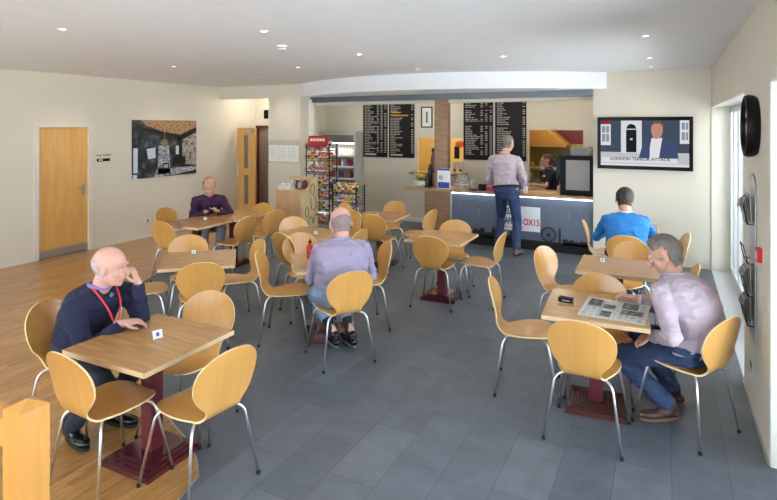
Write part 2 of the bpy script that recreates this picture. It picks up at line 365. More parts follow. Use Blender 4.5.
# corridor door (vision panels) and red framed door edge
d2 = thing('door_2', 'half open beech door with two vision panels at far left corridor', 'door', (-8.31, 9.3, 0)); d2['kind'] = 'structure'
bm = newbm()
for a in ((-.26, -.06, -.02, .02, .01, 2.04), (.06, .26, -.02, .02, .01, 2.04), (-.06, .06, -.02, .02, .01, .35), (-.06, .06, -.02, .02, 1.0, 1.15), (-.06, .06, -.02, .02, 1.88, 2.04)): box(bm, *a)
fin('door_leaf', bm, M_door, d2)
bm = newbm(); box(bm, -.06, .06, -.005, .005, .35, 1.0); box(bm, -.06, .06, -.005, .005, 1.15, 1.88); fin('vision_panel', bm, mat('grey_wired_glass', (120, 112, 100), .2), d2)
bm = newbm(); tube(bm, rounded([(-.2, -.02, .95), (-.2, -.07, .95), (-.2, -.07, 1.25), (-.2, -.02, 1.25)], .02), .012); fin('pull_handle', bm, M_alu, d2)
bm = newbm(); box(bm, .02, .22, -.06, -.02, 1.94, 1.99); fin('door_closer', bm, M_alu, d2)
d3 = thing('door_3', 'dark red edged grey door beside the half open beech door', 'door', (-8.22, 9.93, 0)); d3['kind'] = 'structure'
bm = newbm(); box(bm, -.33, -.26, -.06, .04, 0, 2.08); box(bm, -.33, .46, -.06, .04, 2.04, 2.09); fin('door_frame', bm, mat('dark_red_paint', (104, 26, 30), .4), d3)
bm = newbm(); box(bm, -.26, .46, -.02, .02, .01, 2.04); fin('door_leaf', bm, mat('grey_brown_paint', (150, 136, 124), .6), d3)

# ------------------------------------------------------------------ ceiling things
M_lamp = mat('lamp_glow', (255, 244, 214), .3, emit=(255, 240, 208), estr=14)
def make_lamp():
    t = thing('downlight', 'x', 'ceiling light')
    bm = newbm(); lathe(bm, [(.028, -.001), (.030, -.008), (.045, -.006), (.047, 0)]); fin('lamp_bezel', bm, M_white, t, smooth=True)
    bm = newbm(); lathe(bm, [(0, -.004), (.028, -.004)]); fin('lamp_lens', bm, M_lamp, t)
    return t
lamps = [(-4.66, 2.9, 'near the top left of the ceiling'), (-3.18, 3.78, 'close to the smoke detector, nearest the camera'), (-7.95, 5.44, 'over the maple door'), (-6.2, 5.45, 'above the framed photograph, nearer one'), (-8.06, 7.25, 'beside the left wall, farther one'),
 (-6.32, 7.3, 'middle left, over the man in purple'), (-4.73, 6.35, 'just beyond the smoke detector'), (-6.87, 8.41, 'closest to the corridor bulkhead'), (-3.21, 5.5, 'at the centre of the ceiling'), (-3.29, 7.34, 'just before the curved soffit'),
 (-1.77, 6.46, 'right of the centre one'), (-.19, 5.58, 'at right, brightest and nearest of three in line'), (-.21, 7.43, 'at right, second of three towards the television'), (-.22, 8.52, 'at right, closest to the television wall')]
slamps = [(-5.88, 8.98, 'first from the left under the curved soffit'), (-5.04, 8.7, 'second from the left under the curved soffit'), (-4.07, 8.45, 'third from the left under the curved soffit'), (-3.31, 8.5, 'fourth from the left under the curved soffit'), (-2.4, 8.75, 'fifth from the left under the curved soffit'), (-1.57, 9.02, 'last on the right under the curved soffit')]
proto = None
for i, (x, y, w_) in enumerate(lamps+slamps):
    z = H if i < len(lamps) else 2.66
    lab = 'small round white downlight ' + w_
    if proto is None: proto = make_lamp(); proto.location = (x, y, z); proto['label'] = lab; proto['group'] = 'recessed downlights'; o = proto
    else: dup(proto, (x, y, z), 0, lab, 'recessed downlights')
    d = bpy.data.lights.new('downlight_beam', 'SPOT'); d.energy = LAMP_W*(1 if i < len(lamps) else .7); d.color = (1, .88, .70); d.spot_size = 2.2; d.spot_blend = .9; d.shadow_soft_size = .04
    lo = bpy.data.objects.new('downlight_beam', d); lo.location = (x, y, z-.02); COL.objects.link(lo)
for x, y, z, e, c in ((-5.9, 9.9, 2.3, 8, (1, .9, .74)), (-4.2, 10.1, 2.5, 8, (1, .9, .74)), (-2.6, 10.0, 2.3, 7, (1, .9, .74)), (-1.7, 10.0, 2.3, 6, (1, .9, .74)), (-1.9, 11.9, 2.5, 36, (1, .93, .75)), (-4.6, 12.0, 2.5, 70, (1, .9, .7)), (-7.8, 9.5, 2.6, 26, (1, .93, .82))):
    d = bpy.data.lights.new('servery_lamp', 'POINT'); d.energy = e; d.color = c; d.shadow_soft_size = .12
    lo = bpy.data.objects.new('servery_lamp', d); lo.location = (x, y, z); COL.objects.link(lo)
t = thing('smoke_detector', 'round white smoke detector on the ceiling', 'smoke detector', (-3.58, 4.54, H))
bm = newbm(); lathe(bm, [(0, -.002), (.06, -.002), (.06, -.018), (.045, -.022), (.045, -.03), (.038, -.045), (.02, -.05), (0, -.05)][::-1]); fin('detector_body', bm, M_white, t, smooth=True, auto=.6)
bm = newbm(); lathe(bm, [(.046, -.022), (.046, -.03)]); fin('sensor_vent', bm, mat('grey_mesh', (120, 120, 120), .7), t)

# ------------------------------------------------------------------ chairs
PR = [(.215, .445, .015), (.213, .447, .06), (.20, .452, .125), (.15, .459, .178), (.07, .459, .205), (-.03, .452, .195), (-.11, .444, .160), (-.17, .448, .130), (-.208, .475, .115), (-.228, .515, .128), (-.243, .565, .176), (-.257, .62, .205), (-.268, .67, .213), (-.280, .72, .208), (-.292, .77, .183), (-.302, .815, .13), (-.307, .838, .07), (-.309, .846, .015)]
def catmull(P, n):
    P = [Vector(p) for p in P]; out = []
    for i in range(len(P)-1):
        p0, p1, p2, p3 = P[max(i-1, 0)], P[i], P[i+1], P[min(i+2, len(P)-1)]
        for k in range(n):
            t = k/n; out.append(.5*((2*p1)+(p2-p0)*t+(2*p0-5*p1+4*p2-p3)*t*t+(3*p1-p0-3*p2+p3)*t**3))
    out.append(P[-1]); return out
def shell_bm():
    rows = catmull(PR, 3); nc = 10; bm = newbm(); grids = []
    mid = []
    for i, r in enumerate(rows):
        y, z, w = r; a = rows[max(i-1, 0)]; b = rows[min(i+1, len(rows)-1)]
        t = Vector((0, b[0]-a[0], b[1]-a[1])).normalized(); nrm = Vector((0, -t.z, t.y))  # points down/back
        if nrm.z > 0 and z < .46: nrm = -nrm
        nrm = Vector((0, t.z, -t.y)) if False else nrm
        mid.append((y, z, max(w, .012), nrm))
    # consistent normal: facing sitter = up / forward
    def front(i):
        n = mid[i][3]; n = n.copy()
        if n.z*1.0+n.y*1.0 < 0: n = -n
        return n
    for side in (1, -1):
        g = []
        for i, (y, z, w, _) in enumerate(mid):
            n = front(i); row = []
            for c in range(nc+1):
                u = (c/nc)*2-1; x = w*math.sin(u*PI/2)*1.0
                back = max(0, min(1, (z-.5)/.1)) if y < -.15 else 0
                cup = (x/.21)**2*(.030*back + (.010 if y > -.15 else 0)*(1-back))
                p = Vector((x, y, z))+n*cup+n*(.0055*side)
                row.append(bm.verts.new(p))
            g.append(row)
        grids.append(g)
    A, B = grids; R = len(A)
    for i in range(R-1):
        for c in range(nc):
            bm.faces.new((A[i][c], A[i+1][c], A[i+1][c+1], A[i][c+1])); bm.faces.new((B[i][c], B[i][c+1], B[i+1][c+1], B[i+1][c]))
        for c in (0, nc):
            f = bm.faces.new((A[i][c], B[i][c], B[i+1][c], A[i+1][c])); f.material_index = 1
    for i in (0, R-1):
        for c in range(nc):
            f = bm.faces.new((A[i][c], A[i][c+1], B[i][c+1], B[i][c])); f.material_index = 1
    bmesh.ops.recalc_face_normals(bm, faces=bm.faces); return bm
def make_chair():
    t = thing('cafe_chair', 'x', 'chair')
    fin('plywood_shell', shell_bm(), [M_beech, M_edge], t, smooth=True, auto=.9)
    for sx in (-1, 1):
        for sy in (-1, 1):
            bm = newbm(); tube(bm, rounded([(sx*.05, sy*.075, .430), (sx*.155, sy*.15-.01, .434), (sx*.182, sy*.172-.01, .40), (sx*.24, sy*.235, .012)], .03, 4), .0085, 8)
            lg = fin('leg', bm, M_chrome, t, smooth=True)
            bm = newbm(); lathe(bm, [(0, 0), (.011, 0), (.012, .02), (.009, .024)], (sx*.24, sy*.235, 0), 10); fin('foot_cap', bm, M_rubber, lg)
    bm = newbm(); box(bm, -.075, .075, -.09, .09, .421, .437); fin('seat_plate', bm, M_blackplastic, t, bevel=.004)
    return t
CH = [ # x, y, yaw, label
 (-2.63, 4.16, 54, 'beech plywood chair holding the bald man in lilac shirt'),
 (-.49, 3.92, -2, 'beech plywood chair at newspaper table, back towards the camera'),
 (.10, 4.29, 59, 'beech plywood chair holding the man who reads the newspaper'),
 (-1.0, 4.38, -80, 'beech plywood chair at left side of the newspaper table, seen from the side'),
 (-.49, 4.57, 185, 'beech plywood chair tucked behind the newspaper table, front of its back showing over the paper'),
 (-.88, 5.60, -109, 'beech plywood chair left of the table behind the newspaper table'),
 (-.42, 6.13, 160, 'beech plywood chair with wide back right behind the man in blue sweater'),
 (-.70, 7.56, -85, 'beech plywood chair seen edge-on against the counter, left of the man in blue'),
 (-.09, 7.09, 100, 'beech plywood chair showing a sliver of its back right of the newspaper reader\'s head'),
 (-.06, 5.56, 92, 'beech plywood chair mostly hidden behind the newspaper reader\'s arm'),
 (-2.42, 5.94, 5, 'beech plywood chair with round back to the camera at the central table before the counter'),
 (-2.0, 6.27, 90, 'beech plywood chair at right side of the central table, facing left'),
 (-2.43, 6.50, 192, 'pale lit beech chair on the far side of the central table before the counter'),
 (-3.39, 7.5, 85, 'beech plywood chair facing left beside the oak clad counter end'),
 (-4.02, 7.75, 175, 'beech plywood chair on the far side of the farthest table, near the servery wall'),
 (-3.71, 6.98, 0, 'beech plywood chair with its back to the camera at the farthest table'),
 (-4.38, 7.53, -84, 'beech plywood chair peeping over the bald man\'s head by the snack rack'),
 (-4.17, 6.55, 154, 'beech plywood chair just right of the bald head of the man in lilac'),
 (-3.56, 5.67, 90, 'pale beech chair above the right shoulder of the man in lilac'),
 (-4.30, 5.87, -117, 'bright white lit chair in front of the condiment cabinet'),
 (-3.93, 5.34, -17, 'brownish beech chair left of the lilac man\'s red bottle, turned away'),
 (-3.57, 4.96, -128, 'bright white lit chair behind the red sauce bottle'),
 (-3.34, 4.33, -62, 'beech plywood chair seen from its edge on the left of the man in lilac'),
 (-2.86, 4.95, 134, 'beech plywood chair at right elbow of the man in lilac, seen from its edge'),
 (-4.62, 4.28, -128, 'white lit chair on far side of the table before the wood floor edge'),
 (-3.98, 3.82, 46, 'large pale chair back to the camera, upper of two overlapping round backs'),
 (-4.62, 3.70, -42, 'beech plywood chair whose seat shows right of the navy sweater man\'s hand'),
 (-4.10, 4.40, 150, 'beech plywood chair facing left with curved side view, centre left of the room'),
 (-2.97, 2.74, -167, 'beech chair tucked under far side of the nearest table, lower of two overlapping round backs'),
 (-2.45, 2.34, 82, 'nearest beech chair, on the right side of the nearest table'),
 (-2.93, 2.12, -3, 'beech chair at the nearest table beside the newel post'),
 (-3.64, 2.40, -72, 'beech chair holding the man in navy sweater'),
 (-5.42, 5.78, 88, 'beech chair facing left by the purple man, nearer of the two on that side'),
 (-5.42, 6.44, 79, 'beech chair facing left by the purple man, farther of the two on that side'),
 (-5.90, 5.25, 0, 'brownish beech chair turned from the camera at the purple man\'s table'),
 (-6.50, 5.80, -86, 'beech chair by the wall socket on left side of the purple man\'s table'),
 (-5.78, 6.58, 180, 'beech chair at the far end of the purple man\'s tables, by the corridor'),
 (-.43, 6.98, 0, 'beech chair holding the man in blue sweater'),
 (-6.42, 6.33, -131, 'beech chair holding the man in purple sweater'),
]
chair0 = make_chair()
for i, (x, y, a, lab) in enumerate(CH):
    if i == 0: o = chair0; o.location = (x, y, 0); o.rotation_euler[2] = math.radians(a); o['label'] = lab; o['group'] = 'round backed plywood cafe chairs'
    else: dup(chair0, (x, y, 0), math.radians(a), lab, 'round backed plywood cafe chairs')

# ------------------------------------------------------------------ tables
def make_table():
    t = thing('pedestal_table', 'x', 'table'); h = .352
    bm = newbm(); box(bm, -h, h, -h, h, .704, .738)
    for f in bm.faces:
        if abs(f.normal.z) < .5: f.material_index = 1
    bm.normal_update()
    for f in bm.faces: f.material_index = 0 if abs(f.normal.z) > .5 else 1
    fin('tabletop', bm, [M_top, M_topedge], t, bevel=.003)
    bm = newbm(); box(bm, -.045, .045, -.045, .045, .05, .69); fin('column', bm, M_maroon2, t, bevel=.004)
    bm = newbm(); z = 0
    for k, (s, hh) in enumerate(((.205, .03), (.19, .014), (.165, .012), (.14, .008))): box(bm, -s, s, -s, s, z, z+hh); z += hh
    fin('base', bm, M_maroon, t, bevel=.003)
    bm = newbm(); box(bm, -.13, .13, -.03, .03, .69, .704); box(bm, -.03, .03, -.13, .13, .6895, .7035); fin('mounting_plate', bm, M_blackplastic, t)
    return t
TB = [(-2.89, 2.37, 1, 'nearest square table, where the man in navy sweater sits'), (-.48, 4.32, 4, 'square table carrying the open newspaper'), (-4.23, 4.04, 42, 'square table with white number stand just beyond the nearest table'),
 (-5.87, 5.56, 3, 'square table where the man in purple sweater leans'), (-5.86, 6.27, 3, 'square table pushed up behind the purple man\'s table'), (-4.0, 5.65, 6, 'square table with number stand beyond the bald man\'s left shoulder'),
 (-3.02, 4.56, 42, 'square table before the bald man in lilac, mostly hidden by him'), (-3.85, 7.22, 5, 'farthest square table, near the servery wall'), (-2.45, 6.19, 1, 'square table at the centre before the counter'),
 (-.43, 5.66, 1, 'square table between newspaper table and the man in blue'), (-.47, 7.96, 0, 'square table that the man in blue leans over')]
table0 = make_table()
for i, (x, y, a, lab) in enumerate(TB):
    lab += ', wood top on maroon pedestal' if len(lab.split()) < 10 else ''
    if i == 0: o = table0; o.location = (x, y, 0); o.rotation_euler[2] = math.radians(a); o['label'] = lab; o['group'] = 'square pedestal tables'
    else: o = dup(table0, (x, y, 0), math.radians(a), lab, 'square pedestal tables')
    if i == 1:
        # concentric ridged base plate of the newspaper table
        old = [c for c in kids(o) if c.name.startswith('base')][0]
        bm = newbm(); box(bm, -.205, .205, -.205, .205, 0, .02)
        for k in range(7):
            s = .195-k*.022
            for q in ((-s, s, -s, -s+.009), (-s, s, s-.009, s), (-s, -s+.009, -s, s), (s-.009, s, -s, s)): box(bm, *q, .02, .034+k*.002)
        me = bpy.data.meshes.new('base'); bm.to_mesh(me); bm.free(); me.materials.append(mat('worn_bronze_maroon', (96, 56, 50), .35, metal=.5)); old.data = me
TZ = .7385
M_blue = mat('blue_ink', (40, 70, 150), .5)
def make_tent():
    t = thing('table_number_stand', 'x', 'table number')
    bm = newbm(); M = Matrix.Translation((0, 0, .028)) @ Matrix.Rotation(-.25, 4, 'X'); obox(bm, M, .03, .0015, .026); fin('number_card', bm, mat('white_card', (238, 238, 236), .5), t)
    bm = newbm(); M = Matrix.Translation((0, -.0025, .03)) @ Matrix.Rotation(-.25, 4, 'X'); obox(bm, M, .009, .0006, .012); obox(bm, Matrix.Translation((0, -.0028, .014)) @ Matrix.Rotation(-.25, 4, 'X'), .005, .0006, .004); fin('printed_mark', bm, M_blue, t)
    bm = newbm(); obox(bm, Matrix.Translation((0, .016, .024)) @ Matrix.Rotation(.35, 4, 'X'), .028, .0015, .025); fin('card_back', bm, M_blackplastic, t)
    return t
TN = [(-2.865, 2.39, 70, 'on the nearest table'), (-4.44, 4.16, 55, 'on the table behind the nearest one'), (-5.9, 5.74, 60, 'on the table of the man in purple'), (-3.88, 5.59, 50, 'on the table beyond the man in lilac'), (-.58, 5.74, 20, 'on the table before the man in blue'), (-3.85, 7.12, 20, 'on the farthest table')]
tn0 = make_tent()
for i, (x, y, a, w_) in enumerate(TN):
    lab = 'small folded white number card ' + w_
    if i == 0: tn0.location = (x, y, TZ); tn0.rotation_euler[2] = math.radians(a); tn0['label'] = lab; tn0['group'] = 'table number cards'
    else: dup(tn0, (x, y, TZ), math.radians(a), lab, 'table number cards', (.7, .7, .7))
# newspaper
t = thing('newspaper', 'open newspaper with grey photos and columns lying on the table', 'newspaper', (-.33, 4.28, TZ), math.radians(-3))
M_paper = mat('newsprint', (206, 204, 196), .8)
bm = newbm(); box(bm, -.235, -.005, -.23, .23, .000, .004); box(bm, -.002, .20, -.225, .235, .000, .0035)
tube(bm, [(-.235, -.23, .004), (-.235, .23, .004)], .004, 6)
fin('pages', bm, M_paper, t)
bm = newbm(); rn = random.Random(3)
for (a, b, c, d) in ((-.21, -.12, .02, .2), (-.10, -.02, .0, .10), (.02, .13, .06, .2), (-.10, -.03, -.19, -.06), (.03, .17, -.07, .03)): box(bm, a, b, c, d, .0035, .0045)
fin('printed_photo', bm, splotch('newsprint_dark', [(40, 40, 42), (90, 90, 92), (170, 168, 164)], 26, .8), t)
bm = newbm()
for cx in (-.215, -.17, -.125, .02, .06, .10, .145):
    for k in range(26):
        y = -.2+k*.015
        if rn.random() < .75: box(bm, cx, cx+.035*rn.uniform(.7, 1), y, y+.006, .0032, .0043)
fin('printed_columns', bm, mat('newsprint_text', (142, 142, 142), .8), t)
# black pouch with clear tag
t = thing('black_pouch', 'small black pouch with a pale stripe on the newspaper table', 'pouch', (-.70, 4.33, TZ), math.radians(-8))
bm = newbm(); box(bm, -.05, .05, -.03, .03, 0, .03); fin('pouch_body', bm, M_blackplastic, t, bevel=.008)
bm = newbm(); box(bm, -.018, .038, -.0315, -.0295, .011, .018); fin('pale_stripe', bm, mat('pale_print', (170, 180, 190), .5), t)
bm = newbm(); tube(bm, [(.05, 0, .01), (.075, -.02, .006), (.09, -.05, .005), (.085, -.075, .005)], .004, 6); fin('clear_tag', bm, mat('pale_clear_tag', (214, 200, 190), .2), t)
# red sauce bottle
t = thing('sauce_bottle', 'red sauce bottle beside the man in lilac', 'bottle', (-3.24, 4.56, TZ))
bm = newbm(); lathe(bm, [(0, 0), (.03, 0), (.032, .01), (.032, .11), (.02, .14), (.014, .15), (.014, .155), (0, .155)]); fin('bottle_body', bm, mat('red_squeezy_plastic', (186, 20, 26), .3), t, smooth=True)
bm = newbm(); lathe(bm, [(.016, .155), (.016, .175), (.006, .18), (.004, .2), (0, .2)]); fin('bottle_cap', bm, M_rubber, t, smooth=True)

# ------------------------------------------------------------------ newel post and rail
t = thing('newel_post', 'square pine newel post with pyramid cap and handrail at bottom left', 'balustrade', (-2.03, 1.135, 0))
bm = newbm(); box(bm, -.05, .05, -.052, .052, 0, 1.085); fin('post', bm, M_pine, t, bevel=.003)
bm = newbm()
v = [bm.verts.new(p) for p in ((-.05, -.052, 1.085), (.05, -.052, 1.085), (.05, .052, 1.085), (-.05, .052, 1.085), (0, 0, 1.112))]
for a, b in ((0, 1), (1, 2), (2, 3), (3, 0)): bm.faces.new((v[a], v[b], v[4]))
fin('post_cap', bm, M_pine, t)
bm = newbm(); box(bm, -1.2, -.05, -.03, .04, .93, 1.03); fin('handrail', bm, wood('pine_rail', (196, 136, 60), (212, 154, 76), (1, 8, 8), 2), t, bevel=.008)
bm = newbm(); box(bm, -1.3, -1.2, -.05, .05, 0, 1.085); fin('end_post', bm, M_pine, t, bevel=.003)

# ------------------------------------------------------------------ left wall things
t = thing('framed_photograph', 'large frameless photograph of a derelict hall on left wall', 'picture', (XL+.002, 7.42, 1.65))
PW, PH = .75, .54
def pq(name, polys, m, off):
    if name == 'print_window' and len(polys) > 1:
        for q_ in polys: pq(name, [q_], m, off)
        return
    bm = newbm()
    for pts in polys:
        q = [((u*2-1)*PW, (1-v*2)*PH) for u, v in pts]; prism(bm, q, off, off+.0006, axis='x')
    fin(name, bm, m, t)
bm = newbm(); box(bm, 0, .02, -PW, PW, -PH, PH); fin('print_panel', bm, splotch('print_dark', [(10, 12, 18), (28, 32, 40), (52, 58, 66), (96, 104, 106)], 7, .3), t)
pq('print_ceiling', [[(.12, 0), (1, 0), (1, .12), (.72, .26), (.45, .2), (.2, .1)]], splotch('print_ochre', [(60, 44, 40), (140, 98, 64), (188, 150, 110), (60, 44, 40)], 9, .4, (1, 2, 5)), .0205)
pq('print_beam', [[(.12, .12), (.45, .2), (.72, .27), (1, .12), (1, .2), (.74, .36), (.42, .27), (.14, .18)], [(.68, .3), (.74, .3), (.74, .8), (.68, .8)]], mat('print_black', (18, 16, 18), .3), .0212)
pq('print_wall', [[(.76, .36), (1, .22), (1, .84), (.76, .8)]], splotch('print_peeling', [(50, 44, 40), (120, 112, 104), (190, 184, 174), (90, 80, 74)], 16, .4), .0212)
pq('print_floor', [[(.55, .86), (1, .86), (1, .93), (.5, 1), (.3, 1), (.36, .84)], [(.38, .45), (.54, .45), (.56, .95), (.36, .95)]], splotch('print_pale', [(60, 60, 74), (150, 150, 160), (214, 214, 224)], 10, .4, (1, 1, 2)), .0213)
pq('print_window', [[(.01, .48), (.07, .48), (.07, .9), (.01, .9)], [(.65, .46), (.70, .46), (.70, .62), (.65, .62)], [(0, .93), (.06, .93), (.06, 1), (0, 1)], [(.2, .5), (.33, .48), (.33, .66), (.22, .68)]], mat('print_white', (205, 212, 226), .4, vary=.15, vscale=10), .0220)
pq('print_furniture', [[(.44, .76), (.54, .76), (.54, .79), (.44, .79)], [(.44, .76), (.455, .76), (.455, .92), (.44, .92)], [(.525, .76), (.54, .76), (.54, .88), (.525, .88)], [(.60, .68), (.70, .68), (.68, .82), (.58, .84)], [(.72, .66), (.81, .66), (.81, .80), (.72, .82)]], mat('print_black', (18, 16, 18), .3), .0226)
pq('print_chandelier', [[(.40, .40), (.44, .34), (.50, .34), (.53, .42), (.47, .5)], [(.465, .2), (.475, .2), (.475, .36), (.465, .36)]], mat('print_brass', (120, 122, 84), .4, vary=.4, vscale=30), .0226)
t = thing('door_sign', 'small grey lettering over a black plate beside the maple door', 'sign', (XL+.002, 6.11, 1.5))
bm = newbm()
for k, y in enumerate((-.13, -.09, -.06, -.005, .03, .06, .09, .12)): box(bm, 0, .004, y, y+.022, .06, .095)
fin('grey_lettering', bm, mat('sign_grey', (150, 142, 130), .5), t)
bm = newbm(); box(bm, 0, .006, -.12, .12, -.03, .02); fin('black_plate', bm, M_blackplastic, t)
bm = newbm(); box(bm, .006, .007, -.09, -.06, -.015, .008); box(bm, .006, .007, -.05, -.02, -.015, .008); fin('plate_marks', bm, M_white, t)
t = thing('wall_socket', 'white double socket low on the left wall', 'socket', (XL+.001, 7.02, .32))
bm = newbm(); box(bm, 0, .012, -.07, .07, -.043, .043); fin('socket_plate', bm, M_white, t, bevel=.003)
bm = newbm(); box(bm, .012, .04, -.05, -.01, -.03, .02); fin('plug', bm, mat('grey_plug', (150, 150, 155), .5), t)
# notices
t = thing('notice_holder', 'clear wall holder with three white notices', 'notice board', (-6.93, 8.845, 1.56))
bm = newbm(); box(bm, -.39, .39, -.006, 0, -.23, .24); fin('backing', bm, mat('notice_backing', (196, 192, 176), .4), t)
for k in range(3):
    bm = newbm(); box(bm, -.37+k*.255, -.13+k*.255, -.01, -.007, -.2, .13); p = fin('notice_sheet', bm, mat('white_paper', (238, 238, 234), .6), t)
    bm = newbm()
    for j in range(9): box(bm, -.34+k*.255, -.18+k*.255-random.random()*.04, -.0108, -.0104, .09-j*.028, .095-j*.028)
    fin('printed_lines', bm, mat('pale_ink', (170, 170, 175), .6), p)
bm = newbm(); box(bm, -.05, .05, -.06, .0, -.09, .09); tag(fin('wall_speaker', bm, M_blackplastic, None, loc=(-7.39, 8.9, 2.32), bevel=.01), 'small black box high in the corridor opening', 'speaker')

# ------------------------------------------------------------------ right pier things
t = thing('wall_clock', 'large round black wall clock on the right pier seen edge-on', 'clock', (XR, 4.58, 2.08))
bm = newbm(); lathe(bm, [(0, 0), (.20, 0), (.215, .02), (.22, .05), (.212, .075), (.195, .08), (.19, .062), (.185, .058)], seg=40)
bmesh.ops.rotate(bm, verts=bm.verts, matrix=Matrix.Rotation(-PI/2, 3, 'Y')); fin('clock_case', bm, M_blackplastic, t, smooth=True, auto=.7)
bm = newbm(); lathe(bm, [(0, .055), (.188, .055)], seg=40); bmesh.ops.rotate(bm, verts=bm.verts, matrix=Matrix.Rotation(-PI/2, 3, 'Y')); fin('clock_face', bm, mat('clock_face_white', (225, 228, 232), .2), t)
bm = newbm(); lathe(bm, [(0, .066), (.188, .062)], seg=40); bmesh.ops.rotate(bm, verts=bm.verts, matrix=Matrix.Rotation(-PI/2, 3, 'Y')); fin('clock_glass', bm, M_glass, t)
bm = newbm(); box(bm, -.058, -.056, -.006, .006, -.02, .13); box(bm, -.060, -.058, -.1, .01, -.005, .005); fin('clock_hand', bm, M_blackplastic, t)
t = thing('leaflet_rack', 'tall steel leaflet rack with wire loops on the right pier', 'leaflet rack', (XR, 4.72, 0))
bm = newbm(); pts = [(-.15, .55), (.15, .55), (.15, 1.62)] + [(.15*math.cos(a), 1.62+.12*math.sin(a)) for a in [k*PI/10 for k in range(1, 10)]] + [(-.15, 1.62)]
prism(bm, pts, -.012, -.004, axis='x'); fin('back_panel', bm, M_alu, t)
for k, z in enumerate((1.50, 1.22, .99, .78)):
    bm = newbm(); tube(bm, rounded([(-.01, -.11, z-.12), (-.05, -.11, z-.12), (-.075, -.11, z+.0), (-.075, .11, z+.0), (-.05, .11, z-.12), (-.01, .11, z-.12)], .03), .004, 6)
    tube(bm, [(-.05, -.11, z-.12), (-.05, .11, z-.12)], .004, 6); fin('wire_loop', bm, M_rubber, t)
for k, (z, n_, lab) in enumerate(((1.50, 5, 'sheaf of folded grey leaflets in the topmost wire loop'), (.99, 4, 'sheaf of folded leaflets in the third wire loop from top'), (.78, 4, 'sheaf of folded leaflets in the lowest wire loop'))):
    bm = newbm()
    for j in range(n_):
        x_ = -.012-.009*j; q = [(x_, z-.11), (x_-.006, z-.02), (x_-.012-.004*j, z+.09-.012*j), (x_-.026-.003*j, z+.07-.02*j)]
        for a_, b_ in zip(q, q[1:]):
            c_ = [(a_[0], -.10+.01*j, a_[1]), (b_[0], -.10+.01*j, b_[1]), (b_[0], .095-.008*j, b_[1]), (a_[0], .095-.008*j, a_[1])]
            A_ = [bm.verts.new(p_) for p_ in c_]; B_ = [bm.verts.new((p_[0]-.003, p_[1], p_[2])) for p_ in c_]
            for f_ in ((A_[0], A_[1], A_[2], A_[3]), (B_[3], B_[2], B_[1], B_[0]), *[(A_[m_], B_[m_], B_[(m_+1) % 4], A_[(m_+1) % 4]) for m_ in range(4)]): bm.faces.new(f_).material_index = j % 2
    o = fin('leaflet_bundle', bm, [mat('leaflet_grey', (176, 170, 160), .6), mat('leaflet_dark', (124, 122, 124), .6)], None, loc=(XR-.012, 4.72, 0)); tag(o, lab, 'leaflets', 'leaflets in the rack')
t = thing('fire_call_point', 'small red fire alarm call point on the right pier', 'fire alarm', (XR, 4.36, 1.22))
bm = newbm(); box(bm, -.03, 0, -.045, .045, -.045, .045); fin('call_box', bm, mat('fire_red', (196, 28, 30), .4), t, bevel=.005)
bm = newbm(); box(bm, -.031, -.03, -.025, .025, -.025, .025); fin('press_plate', bm, M_white, t)
t = thing('pier_socket', 'white socket near the floor on the right pier', 'socket', (XR, 4.78, .33))
bm = newbm(); box(bm, -.012, 0, -.075, .075, -.043, .043); fin('socket_plate', bm, mat('socket_grey', (200, 198, 192), .4), t, bevel=.003)
bm = newbm(); box(bm, -.014, -.012, -.05, -.02, -.02, .02); box(bm, -.014, -.012, .02, .05, -.02, .02); fin('socket_holes', bm, M_rubber, t)

# ------------------------------------------------------------------ television
t = thing('television', 'wall mounted flat television showing a news report', 'television', (-.337, YB-.005, 1.818))
bm = newbm(); box(bm, -.655, .655, -.06, -.02, -.40, .40); fin('tv_case', bm, mat('tv_black', (6, 6, 8), .3, spec=.12), t, bevel=.006)
bm = newbm(); box(bm, -.2, .2, -.02, .004, -.2, .2); fin('wall_bracket', bm, M_blackplastic, t)
SW, SH = .605, .345
def em(n, c, s=1.0): return mat('screen_'+n, (0, 0, 0), .6, spec=.05, emit=c, estr=s)
bm = newbm(); box(bm, -SW, SW, -.0615, -.060, -SH, SH); scr = fin('tv_screen', bm, em('brick', (72, 82, 100)), t)
def sq(name, polys, m, k):
    if name in ('screen_windows',) and len(polys) > 1:
        for q_ in polys: sq('screen_window', [q_], m, k)
        return
    bm = newbm()
    for pts in polys: prism(bm, [((u*2-1)*SW, (1-v*2)*SH) for u, v in pts], -.0615-.0006*k, -.0612-.0006*k, axis='y')
    fin(name, bm, m, scr)
def rc(a, b, c, d): return [(a, c), (b, c), (b, d), (a, d)]
sq('screen_pavement', [rc(0, 1, .70, 1)], em('pave', (205, 208, 212)), 1)
sq('screen_windows', [rc(.0, .12, .08, .55), rc(.90, 1, .0, .5)], em('white', (236, 238, 242)), 2)
sq('screen_glazing', [rc(.015, .055, .12, .27), rc(.065, .10, .12, .27), rc(.015, .055, .30, .47), rc(.065, .10, .30, .47), rc(.92, .955, .05, .2), rc(.965, .99, .05, .2), rc(.92, .955, .25, .42), rc(.965, .99, .25, .42)], em('grey', (150, 158, 172)), 3)
sq('screen_door_surround', [rc(.24, .48, .0, .72)], em('white2', (232, 234, 238)), 2)
sq('screen_door', [rc(.30, .42, .2, .70), [(.30, .18), (.32, .1), (.36, .07), (.40, .1), (.42, .18)]], em('door', (24, 34, 36)), 3)
sq('screen_door_plate', [rc(.345, .375, .39, .43)], em('plate', (220, 222, 226)), 4)
sq('screen_suit', [[(.44, .86), (.49, .52), (.53, .44), (.60, .38), (.72, .38), (.82, .47), (.87, .62), (.89, .86)]], em('suit', (70, 84, 122)), 5)
sq('screen_shirt', [[(.59, .38), (.71, .38), (.69, .6), (.67, .86), (.57, .86), (.57, .6)]], em('white3', (240, 240, 244)), 6)
